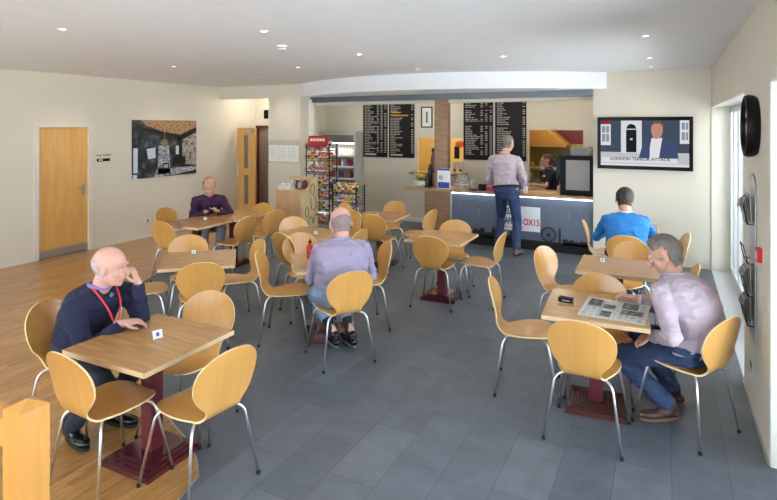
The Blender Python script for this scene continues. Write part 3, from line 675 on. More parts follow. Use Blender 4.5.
sq('screen_face', [[(.585, .22), (.59, .1), (.62, .04), (.68, .04), (.715, .1), (.715, .24), (.70, .34), (.66, .40), (.63, .40), (.60, .34)]], em('skin', (206, 150, 132)), 7)
sq('screen_hair', [[(.58, .16), (.59, .07), (.62, .02), (.68, .01), (.72, .07), (.72, .16), (.705, .1), (.68, .065), (.62, .07), (.60, .1)]], em('hair', (120, 92, 84)), 8)
sq('screen_banner', [rc(.01, .88, .82, .93), rc(0, 1, .95, 1)], em('banner', (236, 236, 240)), 9)
sq('screen_red_strip', [rc(.01, .12, .0, .06)], em('red', (176, 30, 44)), 4)
text('screen_caption', 'LONDON TERROR ATTACK', .062, (-.47, -.0682, -.26), (PI/2, 0, 0), em('caption', (52, 50, 62)), scr, sx=1.06, depth=.0003, font_bold=.0012)

# ------------------------------------------------------------------ counter
yc = YB+.05
t = thing('serving_counter', 'long serving counter with dark London skyline front and lit edge', 'counter', (0, yc, 0))
bm = newbm(); box(bm, -4.38, -1.07, -.06, .62, .905, .945); fin('worktop', bm, wood('oak_worktop', (150, 114, 76), (180, 142, 98), (1.2, 9, 9), 3, .3, .2), t, bevel=.004)
M_panel = mat('slate_blue_graphic', (98, 108, 124), .3, vary=.12, vscale=2.5)
bm = newbm(); box(bm, -3.44, -1.07, .02, .06, .14, .90); fin('front_panel', bm, M_panel, t)
bm = newbm(); box(bm, -3.44, -1.07, .03, .06, 0, .14); fin('plinth', bm, M_rubber, t)
bm = newbm(); box(bm, -3.44, -1.075, -.045, .0, .885, .903); fin('led_strip', bm, mat('led_glow', (255, 255, 255), .3, emit=(236, 243, 255), estr=5), t)
bm = newbm(); box(bm, -3.47, -3.43, -.045, .05, 0, .905); fin('end_trim', bm, M_alu, t)
bm = newbm(); box(bm, -3.97, -3.47, -.03, .5, 0, .905); fin('clad_end', bm, M_oak, t)
bm = newbm(); box(bm, -3.4, -1.1, .45, .6, 0, .9); fin('carcass', bm, M_cab, t)
rn = random.Random(11); bm = newbm(); x = -3.42
while x < -2.35:
    w = rn.uniform(.03, .09); h = rn.uniform(.05, .16)
    if rn.random() < .35: prism(bm, [(x, .14), (x+w, .14), (x+w, .14+h*.7), (x+w*.8, .14+h*1.1), (x+w*.5, .14+h*1.55), (x+w*.2, .14+h*1.1), (x, .14+h*.7)], .015, .021, axis='y')
    else: box(bm, x, x+w, .015, .021, .14, .14+h)
    x += w*rn.uniform(.8, 1.15)
x = -1.54
while x < -1.12:
    w = rn.uniform(.02, .05); box(bm, x, x+w, .015, .021, .14, .18+rn.uniform(.01, .06)); x += w
box(bm, -3.43, -1.08, .015, .021, .14, .17)
bx = -1.585; box(bm, bx-.017, bx+.017, .014, .021, .14, .36); prism(bm, [(bx-.017, .36), (bx+.017, .36), (bx, .43)], .014, .021, axis='y')
fin('skyline_silhouette', bm, mat('silhouette_black', (20, 22, 28), .5), t)
bm = newbm(); c = (-1.765, .285)
tube(bm, [(c[0]+.115*math.cos(a), .017, c[1]+.115*math.sin(a)) for a in [k*PI/16 for k in range(32)]], .008, 6, closed=True)
tube(bm, [(c[0]+.095*math.cos(a), .017, c[1]+.095*math.sin(a)) for a in [k*PI/16 for k in range(32)]], .004, 6, closed=True)
for k in range(8): tube(bm, [(c[0], .017, c[1]), (c[0]+.11*math.cos(k*PI/4), .017, c[1]+.11*math.sin(k*PI/4))], .003, 5)
for k in range(16): ell(bm, (c[0]+.125*math.cos(k*PI/8), .017, c[1]+.125*math.sin(k*PI/8)), (.01, .006, .01), u=8, v=6)
tube(bm, [(c[0], .016, c[1]), (c[0]-.07, .016, .14)], .005, 5); tube(bm, [(c[0], .016, c[1]), (c[0]+.07, .016, .14)], .005, 5); ell(bm, (c[0], .016, c[1]), (.025, .007, .025))
fin('wheel_silhouette', bm, MATS['silhouette_black'], t)
bm = newbm(); 
for k in range(26):
    x = rn.uniform(-3.35, -1.15); z = rn.uniform(.42, .7); L_ = rn.uniform(.06, .14); box(bm, x, x+.003, .0175, .0195, z, z+L_)
fin('rain_streaks', bm, mat('pale_streak', (132, 142, 158), .4), t)
bm = newbm(); box(bm, -2.60, -1.90, .012, .0195, .31, .72); sg = fin('cafe_sign', bm, mat('sign_white', (236, 236, 238), .4), t, bevel=.004)
M_k = mat('sign_black', (24, 24, 28), .5); M_r = mat('sign_red', (190, 24, 34), .5)
text('sign_word', 'DELI', .14, (-2.555, .0115, .585), (PI/2, 0, 0), M_k, sg, font_bold=.004, sx=.62)
text('sign_word', 'CAFE', .14, (-2.555, .0115, .42), (PI/2, 0, 0), M_k, sg, font_bold=.004, sx=.62)
text('sign_word', 'OX15', .145, (-2.18, .0115, .415), (PI/2, 0, 0), M_r, sg, font_bold=.004, sx=.74)
text('sign_word', 'OXW  HILL HALLS', .055, (-2.56, .0115, .335), (PI/2, 0, 0), M_r, sg, sx=.85)
# oak clad post
bm = newbm(); box(bm, -3.83, -3.57, .10, .24, .945, 2.56-.0)
o = fin('clad_post', bm, M_oak, None, loc=(0, yc, 0)); o.name = 'oak_clad_post'; tag(o, 'oak clad square post rising from counter end to the ceiling', 'post')
# wall shelf sills in back openings
for nm, x0, x1, z in (('wall_shelf', -4.95, -3.7, 1.085),):
    bm = newbm(); box(bm, x0, x1, YS-.22, YS+.05, z-.035, z+.012); tag(fin(nm, bm, M_oak), 'oak sill shelf in the small opening behind the post', 'shelf')

# menu boards
M_board = mat('chalkboard', (26, 23, 23), .5, spec=.2); M_chalk = mat('chalk_white', (196, 192, 184), .8); M_gold = mat('chalk_gold', (196, 160, 60), .8); M_bframe = mat('board_frame', (150, 140, 130), .5)
def board(x0, x1, lab, style, seed):
    rn = random.Random(seed); z0, z1 = 1.385, 2.665; cx = (x0+x1)/2; hw = (x1-x0)/2-.012
    t = thing('menu_board', lab, 'menu board', (cx, YS-.003, (z0+z1)/2), group='black menu boards'); hh = (z1-z0)/2
    bm = newbm(); box(bm, -hw, hw, -.02, 0, -hh, hh); fin('board_panel', bm, M_board, t)
    bm = newbm(); wd = .012
    for row in range(30):
        z = hh-.13-row*(2*hh-.2)/30
        if z < -hh+.05: break
        if style == 2 and row in (3, 11, 12): continue
        if style == 3 and row in (13,): continue
        n = rn.choice((2, 3, 4)); x = -hw+.04
        if style == 1 and row in (5, 7): continue
        for k in range(n):
            L_ = rn.uniform(.03, .09)
            if x+L_ > hw-.24 and rn.random() < .7: break
            box(bm, x, x+L_, -.0215, -.02, z, z+wd); x += L_+.012
        cols = (3 if style in (0, 2) else 1)
        for c in range(cols):
            xx = hw-.07-c*.095
            if rn.random() < .9: box(bm, xx, xx+.05, -.0215, -.02, z, z+wd)
    fin('chalk_lettering', bm, M_chalk, t)
    bm = newbm(); x = -hw*.55
    for k in range(10):
        L_ = rn.uniform(.025, .05)
        box(bm, x, x+L_, -.0215, -.02, hh-.075, hh-.04); x += L_+.012
        if x > hw*.6: break
    if style in (0, 1): box(bm, -hw*.85, hw*.1, -.0215, -.02, -hh+.04, -hh+.075)
    fin('chalk_heading', bm, M_chalk, t)
    if style == 1:
        bm = newbm()
        for z, L_ in ((hh-.13-5*.0338, .25), (hh-.13-7*.0338, .42)): box(bm, -hw+.05, -hw+.05+L_, -.0215, -.02, z, z+.026)
        fin('gold_lettering', bm, M_gold, t)
board(-6.20, -5.56, 'leftmost menu board, beside the drinks fridge', 0, 1); board(-5.54, -4.90, 'menu board with gold lines, second from the left', 1, 2)
board(-3.80, -3.15, 'menu board just right of the oak post', 2, 3); board(-3.13, -2.48, 'menu board partly behind the standing customer\'s head', 3, 4)
t = thing('framed_certificate', 'small black framed certificate left of the oak post', 'picture', (-4.62, YS, 2.27))
bm = newbm()
for a in ((-.13, .13, -.02, 0, .2, .225), (-.13, .13, -.02, 0, -.225, -.2), (-.13, -.108, -.02, 0, -.2, .2), (.108, .13, -.02, 0, -.2, .2)): box(bm, *a)
fin('picture_frame', bm, M_blackplastic, t)
bm = newbm(); box(bm, -.108, .108, -.01, 0, -.2, .2); fin('certificate_sheet', bm, mat('white_paper', (238, 238, 234), .6), t)
bm = newbm(); box(bm, -.02, .02, -.011, -.01, -.12, .12); fin('printed_stripe', bm, mat('newsprint_dark', (92, 92, 94), .8), t)

# kitchen seen through the opening
t = thing('extractor_hood', 'ochre sloping extractor hood in the kitchen', 'hood', (-2.0, 12.6, 0))
bm = newbm(); prism(bm, [(-.95, 1.62), (.02, 1.62), (.02, 1.66), (-.40, 2.04), (-.60, 2.5), (-.95, 2.5)], -.4, .4, axis='y'); fin('hood_body', bm, mat('ochre_metal', (186, 132, 52), .45), t)
bm = newbm(); box(bm, -3.1, .75, 13.16, 13.19, 1.4, 2.8); tag(fin('red_wall_panel', bm, mat('dark_red_panel', (112, 28, 28), .5)), 'dark red panel on the kitchen back wall', 'panel')
bm = newbm(); box(bm, -3.1, -1.72, 13.12, 13.155, .4, 1.66); tag(fin('splashback', bm, mat('olive_tile', (170, 158, 96), .4, vary=.15, vscale=3)), 'pale olive splashback behind the barista', 'splashback')
t = thing('kitchen_shelving', 'steel kitchen shelving behind the barista', 'shelving', (-1.9, 11.6, 0))
bm = newbm()
for z in (.6, .95, 1.2): box(bm, -.9, .8, -.2, .2, z, z+.03)
for x in (-.9, .77): box(bm, x, x+.03, -.2, .2, 0, 1.45)
fin('shelf_frame', bm, M_alu, t)
rn = random.Random(5)
for k in range(9):
    bm = newbm(); r_ = rn.uniform(.05, .085); h_ = rn.uniform(.08, .16); lathe(bm, [(0, 0), (r_*.85, 0), (r_, .02), (r_, h_), (r_*.9, h_+.005), (0, h_+.008)], seg=14)
    z = .98 if k < 5 else 1.23; x = -2.6+(k % 5)*.27
    tag(fin('kitchen_tub', bm, mat('tub_%d' % (k % 3), ((196, 190, 170), (60, 62, 66), (150, 120, 60))[k % 3], .4), None, loc=(x, 11.6, z), smooth=True, auto=.7), ('pale', 'dark', 'tan')[k % 3]+' kitchen tub on the '+('middle' if k < 5 else 'upper')+' shelf behind the barista, '+('far left', 'left', 'centre', 'right', 'far right')[k % 5], 'container', 'tubs on the kitchen shelves')

# things on the counter
WZ = .945
t = thing('flower_bowl', 'white bowl of yellow flowers at left end of the counter', 'flower bowl', (-4.14, yc+.16, WZ))
bm = newbm(); lathe(bm, [(0, .0), (.08, .0), (.12, .04), (.135, .11), (.127, .11), (.112, .045), (0, .02)], seg=20); fin('bowl', bm, M_white, t, smooth=True, auto=1)
rn = random.Random(2)
bm = newbm()
for k in range(40):
    a = rn.uniform(0, 2*PI); r = rn.uniform(0, .1); ell(bm, (r*math.cos(a), r*math.sin(a), .12+rn.uniform(0, .08)), (.022, .018, .008), Matrix.Rotation(rn.uniform(-1, 1), 3, 'X') @ Matrix.Rotation(rn.uniform(0, 3), 3, 'Z'), 8, 5)
fin('leaves', bm, mat('leaf_green', (74, 96, 40), .6), t)
bm = newbm()
for k in range(24):
    a = rn.uniform(0, 2*PI); r = rn.uniform(0, .11); ell(bm, (r*math.cos(a), r*math.sin(a), .15+rn.uniform(0, .1)), (.02, .02, .014), None, 8, 6)
fin('flower_heads', bm, mat('flower_yellow', (226, 196, 40), .6), t)
t = thing('poster_box', 'upright white and blue printed box on the counter by the post', 'display box', (-3.62, yc+.05, WZ))
bm = newbm(); box(bm, -.12, .12, -.03, .03, 0, .37); fin('card_box', bm, mat('white_card', (238, 238, 236), .5), t)
bm = newbm(); box(bm, -.11, .11, -.0315, -.03, .01, .12); fin('blue_print', bm, mat('royal_blue', (38, 70, 168), .5), t)
bm = newbm(); box(bm, -.12, .12, -.0315, -.03, .33, .37); fin('blue_header', bm, mat('royal_blue', (38, 70, 168), .5), t)
bm = newbm(); lathe(bm, [(0, 0), (.045, 0)], seg=16); bmesh.ops.rotate(bm, verts=bm.verts, matrix=Matrix.Rotation(PI/2, 3, 'X')); bmesh.ops.translate(bm, verts=bm.verts, vec=(-.05, -.033, .2)); fin('grey_disc', bm, mat('cool_grey', (170, 180, 200), .5), t)
def jar(name, x, y, z, r, h, m, lab, cat, lid=None, group=None):
    t = thing(name, lab, cat, (x, y, z), group=group)
    bm = newbm(); lathe(bm, [(0, 0), (r*.85, 0), (r, .01), (r, h*.8), (r*.6, h*.9), (r*.6, h*.93), (0, h*.93)], seg=14); fin('jar_body', bm, m, t, smooth=True, auto=.8)
    bm = newbm(); lathe(bm, [(r*.65, h*.9), (r*.68, h), (0, h)], seg=14); fin('jar_lid', bm, lid or M_rubber, t, smooth=True, auto=.8)
    return t
M_dk = mat('dark_jar', (52, 36, 34), .3); M_br = mat('brown_jar', (110, 66, 50), .3)
jar('storage_jar', -3.99, yc+.14, WZ, .045, .22, M_dk, 'dark jar between flower bowl and blue printed box', 'jar')
jar('storage_jar', -3.90, yc+.28, WZ, .05, .30, M_br, 'tall brown jar stack by the oak post, left of it', 'jar')
jar('storage_jar', -4.28+.27, yc+.34, WZ, .05, .42, M_dk, 'tallest dark jar left of the oak post', 'jar', M_br)
t = thing('cake_stand', 'clear domed cake stand on the counter right of the oak post', 'cake stand', (-3.34, yc+.22, WZ))
bm = newbm(); lathe(bm, [(0, 0), (.07, 0), (.02, .02), (.02, .07), (.14, .08), (.14, .09), (0, .09)], seg=24); fin('stand', bm, M_white, t, smooth=True, auto=.8)
bm = newbm(); lathe(bm, [(.13, .09), (.13, .19), (.09, .24), (.02, .255), (.015, .28), (0, .285)], seg=24); fin('dome', bm, M_clear, t, smooth=True)
bm = newbm(); rn = random.Random(9)
for k in range(7): ell(bm, (.07*math.cos(k*.9), .07*math.sin(k*.9), .115), (.035, .035, .025), None, 10, 6)
fin('buns', bm, mat('bun_brown', (176, 126, 76), .6), t)
jar('biscuit_jar', -3.15, yc+.25, WZ, .06, .16, M_clear, 'clear biscuit jar next to the cake stand', 'jar', M_white)
t = thing('charity_box', 'black box beside a magenta box left of the customer', 'box', (-2.91, yc+.12, WZ)); bm = newbm(); box(bm, -.07, .07, -.06, .06, 0, .11); fin('box_body', bm, M_blackplastic, t, bevel=.006); bm = newbm(); box(bm, -.03, .03, -.01, .01, .11, .112); fin('slot', bm, M_alu, t)
t = thing('magenta_box', 'magenta box on the counter against the customer', 'box', (-2.765, yc+.12, WZ)); bm = newbm(); box(bm, -.07, .07, -.06, .06, 0, .11); fin('box_body', bm, mat('magenta_card', (150, 24, 72), .5), t, bevel=.004); bm = newbm(); box(bm, -.07, .07, -.061, -.06, .075, .1); fin('pale_band', bm, mat('pink_band', (190, 90, 130), .5), t)
t = thing('glasses_tray', 'small dark wire tray left of the black box', 'tray', (-3.07, yc+.04, WZ)); bm = newbm(); box(bm, -.07, .07, -.04, .04, 0, .02); fin('tray', bm, M_rubber, t)
bm = newbm()
for k in range(4): tube(bm, [(-.06+k*.04, 0, .02), (-.05+k*.04, 0, .07), (-.03+k*.04, 0, .02)], .005, 6)
fin('wire_loops', bm, M_alu, t)
for k, (x, c) in enumerate(((-3.66, 'left'), (-3.55, 'right'))):
    t = thing('drink_dispenser', 'white topped dispenser on the sill right of the post, %s one' % c, 'dispenser', (x-.02, YS-.1, 1.097), group='dispensers on the sill')
    t.location.x = -3.94+k*.13
    bm = newbm(); lathe(bm, [(0, 0), (.035, 0), (.04, .1), (.055, .2), (.055, .24), (0, .25)], seg=14); fin('dispenser_body', bm, mat('grey_white', (200, 198, 190), .4), t, smooth=True, auto=.8)
    bm = newbm(); box(bm, -.02, .02, -.05, -.03, .05, .09); fin('spout', bm, M_rubber, t)
t = thing('hopper', 'black coffee hopper with orange top on the sill', 'hopper', (-3.92, YS+.0, 1.097+.0)); bm = newbm(); box(bm, -.08, .02, .0, .05, .3, .55); fin('hopper_body', bm, M_rubber, t); bm = newbm(); ell(bm, (.04, .03, .60), (.11, .03, .07)); fin('orange_top', bm, mat('orange_plastic', (226, 96, 36), .5), t)
t = thing('figurine', 'dark carved figure on the sill left of the oak post', 'ornament', (-4.43, YS-.08, 1.097))
bm = newbm(); lathe(bm, [(0, 0), (.06, 0), (.07, .06), (.045, .16), (.07, .25), (.05, .36), (.03, .38), (.045, .43), (.045, .48), (0, .52)], seg=14); fin('figure_body', bm, M_br, t, smooth=True)
bm = newbm(); ell(bm, (0, 0, .47), (.05, .05, .05)); fin('figure_head', bm, M_dk, t, smooth=True)
t = thing('white_cup_stack', 'small stack of white cups by the customer\'s right hand', 'cup stack', (-2.16, yc+.1, WZ)); bm = newbm()
for k in range(4): lathe(bm, [(0, k*.02), (.03, k*.02), (.04, k*.02+.05), (.037, k*.02+.05), (0, k*.02+.01)], seg=14)
fin('cups', bm, M_white, t, smooth=True, auto=.8)
bm = newbm(); lathe(bm, [(.0415, .02), (.0415, .03)], seg=14); fin('rim_band', bm, M_alu, t)
t = thing('chopping_board', 'pale wooden board on the counter before the barista', 'board', (-1.98, yc+.30, WZ)); bm = newbm(); box(bm, -.24, .34, -.16, .16, 0, .03); fin('board_plank', bm, wood('pale_board', (206, 156, 96), (222, 176, 116), (1, 8, 8), 3), t, bevel=.005)
bm = newbm(); box(bm, -.2, -.17, -.02, .02, .0302, .032); fin('hanging_hole', bm, M_rubber, t)
jar('takeaway_cup', -1.62, yc+.22, WZ, .045, .16, mat('paper_cup', (196, 160, 120), .6), 'tan takeaway cup beside the barista\'s elbow', 'cup', M_white)
# coffee machine
t = thing('coffee_machine', 'large steel and black coffee machine at the right end of the counter', 'coffee machine', (-1.33, yc+.30, WZ))
bm = newbm(); box(bm, -.26, .26, -.22, .22, 0, .09); box(bm, -.26, -.17, -.22, .22, .09, .62); box(bm, .20, .26, -.22, .22, .09, .62); box(bm, -.28, .27, -.24, .24, .58, .65); fin('machine_case', bm, M_blackplastic, t, bevel=.006)
bm = newbm(); box(bm, -.17, .20, -.215, .18, .09, .58); fin('steel_panel', bm, mat('satin_steel', (128, 120, 114), .45, metal=.6), t)
bm = newbm(); box(bm, -.1, .18, -.16, .16, .65, .77); fin('bean_hopper', bm, mat('smoked_plastic', (78, 72, 70), .3), t, bevel=.01)
bm = newbm(); box(bm, -.34, -.262, -.12, .12, .25, .60); tube(bm, [(-.3, -.14, .35), (-.3, -.16, .15)], .012, 8); fin('brew_group', bm, mat('smoke_blue', (34, 38, 48), .4, spec=.2), t, bevel=.008)
jar('storage_jar', -1.14, yc+.28, WZ+.65, .05, .14, M_clear, 'clear jar on top of the coffee machine', 'jar', mat('leaf_green2', (110, 120, 90), .6))

# ------------------------------------------------------------------ fridge, racks and cabinet
t = thing('drinks_fridge', 'open fronted white drinks fridge with lit shelves', 'fridge', (-6.68, 10.62, 0))
bm = newbm()
for a in ((-.47, -.43, -.15, .16, 0, 1.95), (.43, .47, -.15, .16, 0, 1.95), (-.43, .43, .13, .16, 0, 1.95), (-.43, .43, -.15, .13, 0, .35), (-.43, .43, -.15, .13, 1.88, 1.95)): box(bm, *a)
fin('fridge_case', bm, mat('fridge_white', (206, 206, 200), .4), t, bevel=.004)
bm = newbm(); box(bm, -.43, .43, -.14, .0, 1.70, 1.88); fin('fridge_canopy', bm, mat('canopy_grey', (150, 146, 138), .3, metal=.3), t)
bm = newbm(); box(bm, -.42, .42, -.12, -.08, 1.675, 1.698); fin('fridge_lamp', bm, mat('fridge_glow', (255, 255, 255), .3, emit=(255, 250, 236), estr=5), t)
SHZ = [1.42, 1.17, .90, .62]
for z in SHZ:
    bm = newbm(); box(bm, -.43, .43, -.12, .13, z-.02, z); box(bm, -.43, .43, -.135, -.12, z-.035, z+.012); fin('fridge_shelf', bm, M_white, t)
d = bpy.data.lights.new('fridge_light', 'AREA'); d.shape = 'RECTANGLE'; d.size = .8; d.size_y = .1; d.energy = 5; d.color = (1, .97, .9)
lo = bpy.data.objects.new('fridge_light', d); lo.location = (-6.68, 10.45, 1.68); lo.rotation_euler = (-.35, 0, 0); COL.objects.link(lo)
cols = [(228, 226, 214), (196, 40, 44), (60, 90, 150), (226, 190, 70), (96, 130, 70), (150, 150, 160), (214, 120, 60), (110, 60, 110)]
def bottle_mesh(c):
    bm = newbm(); lathe(bm, [(0, 0), (.03, 0), (.032, .01), (.032, .11), (.014, .15), (.014, .17), (0, .17)], seg=10)
    me = bpy.data.meshes.new('drink_bottle'); bm.to_mesh(me); bm.free(); me.materials.append(mat('drink_%d' % cols.index(c), c, .3))
    for p in me.polygons: p.use_smooth = True
    return me
BM = [bottle_mesh(c) for c in cols]; rn = random.Random(21)
cn = ['cream', 'red', 'blue', 'yellow', 'green', 'grey', 'orange', 'purple']
for si, z in enumerate(SHZ):
    last = None
    for k in range(11):
        ci = (0 if si == 0 and rn.random() < .6 else rn.randrange(8))
        o = bpy.data.objects.new('drink_bottle', BM[ci]); COL.objects.link(o); o.location = (-6.68-.39+k*.078, 10.56, z+.0005)
        tag(o, '%s drink bottle on the %s shelf of the lit fridge' % (cn[ci], ('top', 'second', 'third', 'lowest')[si]), 'bottle', '%s bottles on the %s fridge shelf' % (cn[ci], ('top', 'second', 'third', 'lowest')[si]))
# snack racks
def packet_mesh(ci):
    bm = newbm(); n = 8; g = []
    for s in (1, -1):
        q = []
        for i in range(n+1):
            row = []
            for j in range(n+1):
                u, v = i/n*2-1, j/n*2-1; th = .022*max(0, 1-u**4)*max(0, 1-v**2)**.6
                row.append(bm.verts.new((u*.06, s*th, v*.085)))
            q.append(row)
        g.append(q)
    for s, q in enumerate(g):
        for i in range(n):
            for j in range(n):
                f = [q[i][j], q[i+1][j], q[i+1][j+1], q[i][j+1]]; f = bm.faces.new(f if s else f[::-1]); f.material_index = 1 if (3 <= j <= 4 and 1 <= i <= 6) else 0
    bmesh.ops.remove_doubles(bm, verts=bm.verts, dist=.0001)
    me = bpy.data.meshes.new('snack_packet'); bm.to_mesh(me); bm.free(); me.materials.append(splotch('packet_%d' % ci, [(24, 26, 40), pcols[ci], pcols[ci], (236, 234, 228), pcols[(ci+3) % 8]], 26, .3)); me.materials.append(mat('packet_band_%d' % (ci % 3), ((236, 232, 220), (236, 200, 60), (30, 40, 70))[ci % 3], .4))
    for p in me.polygons: p.use_smooth = True
    return me
pcols = [(186, 40, 50), (214, 110, 60), (220, 190, 90), (70, 90, 150), (110, 140, 100), (214, 212, 206), (150, 90, 140), (130, 104, 84)]
pn = ['red', 'orange', 'yellow', 'blue', 'green', 'silver', 'purple', 'brown']
PM = [packet_mesh(i) for i in range(8)]
M_wire = mat('dark_wire', (70, 70, 74), .4, metal=.6)
def rack(name, cx, cy, w, dp, h, levels, lab, header):
    t = thing(name, lab, 'display rack', (cx, cy, 0))
    for sx in (-1, 1):
        for sy in (-1, 1):
            bm = newbm(); tube(bm, [(sx*w/2, sy*dp/2, 0), (sx*w/2, sy*dp/2, h)], .011, 6); fin('rack_post', bm, M_rubber, t)
    for z in levels:
        bm = newbm()
        for k in range(3):
            zz = z+k*.05; yo = -.03*k
            tube(bm, [(-w/2, -dp/2+yo, zz), (w/2, -dp/2+yo, zz), (w/2, dp/2, zz), (-w/2, dp/2, zz)], .004, 5, closed=True)
        for k in range(9): x = -w/2+k*w/8; tube(bm, [(x, dp/2, z), (x, -dp/2, z), (x, -dp/2-.06, z+.1)], .0025, 4)
        fin('wire_basket', bm, M_wire, t)
    if header:
        bm = newbm(); M = Matrix.Translation((.0, -dp/2, h+.03)) @ Matrix.Rotation(-.3, 4, 'X'); obox(bm, M, w*.42, .006, .11); hd = fin('header_card', bm, mat('header_red', (168, 30, 36), .4), t)
        bm = newbm()
        for k in range(5): obox(bm, M @ Matrix.Translation((-w*.27+k*w*.13, -.008, .03)), w*.05, .001, .025)
        fin('header_marks', bm, M_white, hd)
    return t
lv1 = [.25, .48, .71, .94, 1.17, 1.42, 1.62]
rack('snack_rack', -5.86, 8.62, .52, .26, 1.76, lv1, 'tall black wire snack rack with red header card', True)
lv2 = [.2, .42, .64, .86]
rack('snack_rack', -5.26, 8.62, .50, .30, 1.0, lv2, 'low wire snack rack in front of the drinks fridge', False)
rn = random.Random(33)
def fill(cx, cy, w, dp, levels, n, who, rows):
    for li, z in enumerate(levels):
        for r in range(rows):
            for k in range(n):
                if who == 'tall' and li == 5: ci = rn.choice((1, 1, 0, 2))
                elif who == 'tall' and li == 6: ci = rn.choice((0, 0, 5, 4))
                else: ci = rn.randrange(8)
                o = bpy.data.objects.new('snack_packet', PM[ci]); COL.objects.link(o)
                o.location = (cx-w/2+.055+k*(w-.10)/(n-1), cy-dp/2+.012+r*.09, z+.078+r*.03); o.scale = (.72, .8, .86); o.rotation_euler = (-.25+rn.uniform(-.15, .1), rn.uniform(-.5, .5), rn.uniform(-.3, .3))
                sh = ('lowest', 'second lowest', 'third', 'fourth', 'fifth', 'second highest', 'highest')[li]
                tag(o, '%s snack packet in the %s basket of the %s snack rack' % (pn[ci], sh, who), 'snack packet', '%s packets in the %s basket of the %s rack' % (pn[ci], sh, who))
fill(-5.86, 8.62, .52, .26, lv1, 6, 'tall', 2)
fill(-5.26, 8.62, .50, .30, lv2, 6, 'low', 2)
# condiment cabinet
t = thing('condiment_cabinet', 'beech condiment cabinet with green leaf drawing on its side', 'cabinet', (-6.12, 8.24, 0))
bm = newbm(); box(bm, -.29, .27, -.29, .12, 0, .90); fin('cabinet_body', bm, M_cab, t, bevel=.003)
bm = newbm(); box(bm, -.30, .30, -.30, .14, .90, .915); fin('cabinet_top', bm, M_cab, t)
bm = newbm(); box(bm, -.28, .26, -.305, -.291, .08, .88); dr = fin('cabinet_door', bm, M_cab, t, bevel=.002)
bm = newbm(); tube(bm, rounded([(.21, -.305, .62), (.21, -.33, .62), (.21, -.33, .76), (.21, -.305, .76)], .01), .006, 6); fin('handle', bm, M_alu, dr)
bm = newbm(); prism(bm, [(-.29, 0), (.22, 0), (.22, 1.13), (.10, 1.13), (.02, 1.08), (-.05, 1.0), (-.16, .94), (-.29, .91)], .272, .292, axis='x'); fin('side_panel', bm, wood('pale_beech_side', (214, 184, 140), (226, 198, 156), (9, 9, 1), 2, .4, .1), t)
bm = newbm(); box(bm, -.30, .27, .14, .16, .9, 1.13); fin('back_board', bm, M_cab, t)
bm = newbm()
def loop(cy_, cz, ry, rz): tube(bm, [(.295, cy_+ry*math.cos(a), cz+rz*math.sin(a)) for a in [k*PI/12 for k in range(24)]], .007, 5, closed=True)
tube(bm, [(.295, y, z) for y, z in ((-.02, .82), (-.04, .92), (.0, 1.0), (.06, 1.02), (.1, .96), (.09, .86), (.04, .80), (.11, .78), (.15, .70), (.14, .58), (.08, .52), (.01, .56), (-.02, .66), (-.01, .76))], .008, 5)
tube(bm, [(.295, y, z) for y, z in ((-.12, .28), (-.08, .38), (-.02, .42), (.04, .38), (.05, .28))], .008, 5); tube(bm, [(.295, y, z) for y, z in ((.06, .3), (.1, .42), (.16, .46), (.2, .4))], .008, 5); loop(-.13, .52, .05, .09)
fin('leaf_drawing', bm, mat('doodle_green', (70, 116, 78), .6), t)
t = thing('cup_tray', 'white tray of cups and sachets on the condiment cabinet', 'tray', (-6.22, 8.05, .916))
bm = newbm(); box(bm, -.17, .12, -.07, .07, 0, .012); box(bm, -.17, .12, -.07, -.06, .012, .07); box(bm, -.17, .12, .06, .07, .012, .07); box(bm, -.17, -.16, -.06, .06, .012, .07); fin('tray_body', bm, M_white, t)
bm = newbm()
for k in range(3): lathe(bm, [(0, .013), (.028, .013), (.036, .11), (.032, .11), (0, .03)], (-.11+k*.075, 0, 0), 12)
fin('cups', bm, M_white, t, smooth=True)
for k, (x, y, z, m_, c) in enumerate(((-5.98, 8.08, .916, mat('steel_pot', (150, 150, 152), .3, metal=.7), 'steel'), (-6.12, 8.24, .916, M_dk, 'dark'), (-5.99, 8.26, .916, M_br, 'brown'), (-6.26, 8.26, .916, M_white, 'white'))):
    jar('condiment_pot', x, y, z, .042, .16+.02*(k % 2), m_, c+' pot on the condiment cabinet', 'pot', M_white if k % 2 else M_dk, 'condiment pots')
for k in range(4):
    bm = newbm(); box(bm, -.03, .03, -.025, .025, 0, .05); tag(fin('sachet_box', bm, mat('sachet_%d' % k, ((120, 50, 46), (214, 206, 190), (90, 60, 50), (200, 150, 120))[k], .5), None, loc=(-6.27+k*.09, 8.345, .916+.0), bevel=.004), ('maroon', 'cream', 'brown', 'peach')[k]+' sachet box at back of the condiment cabinet', 'box', 'sachet boxes')

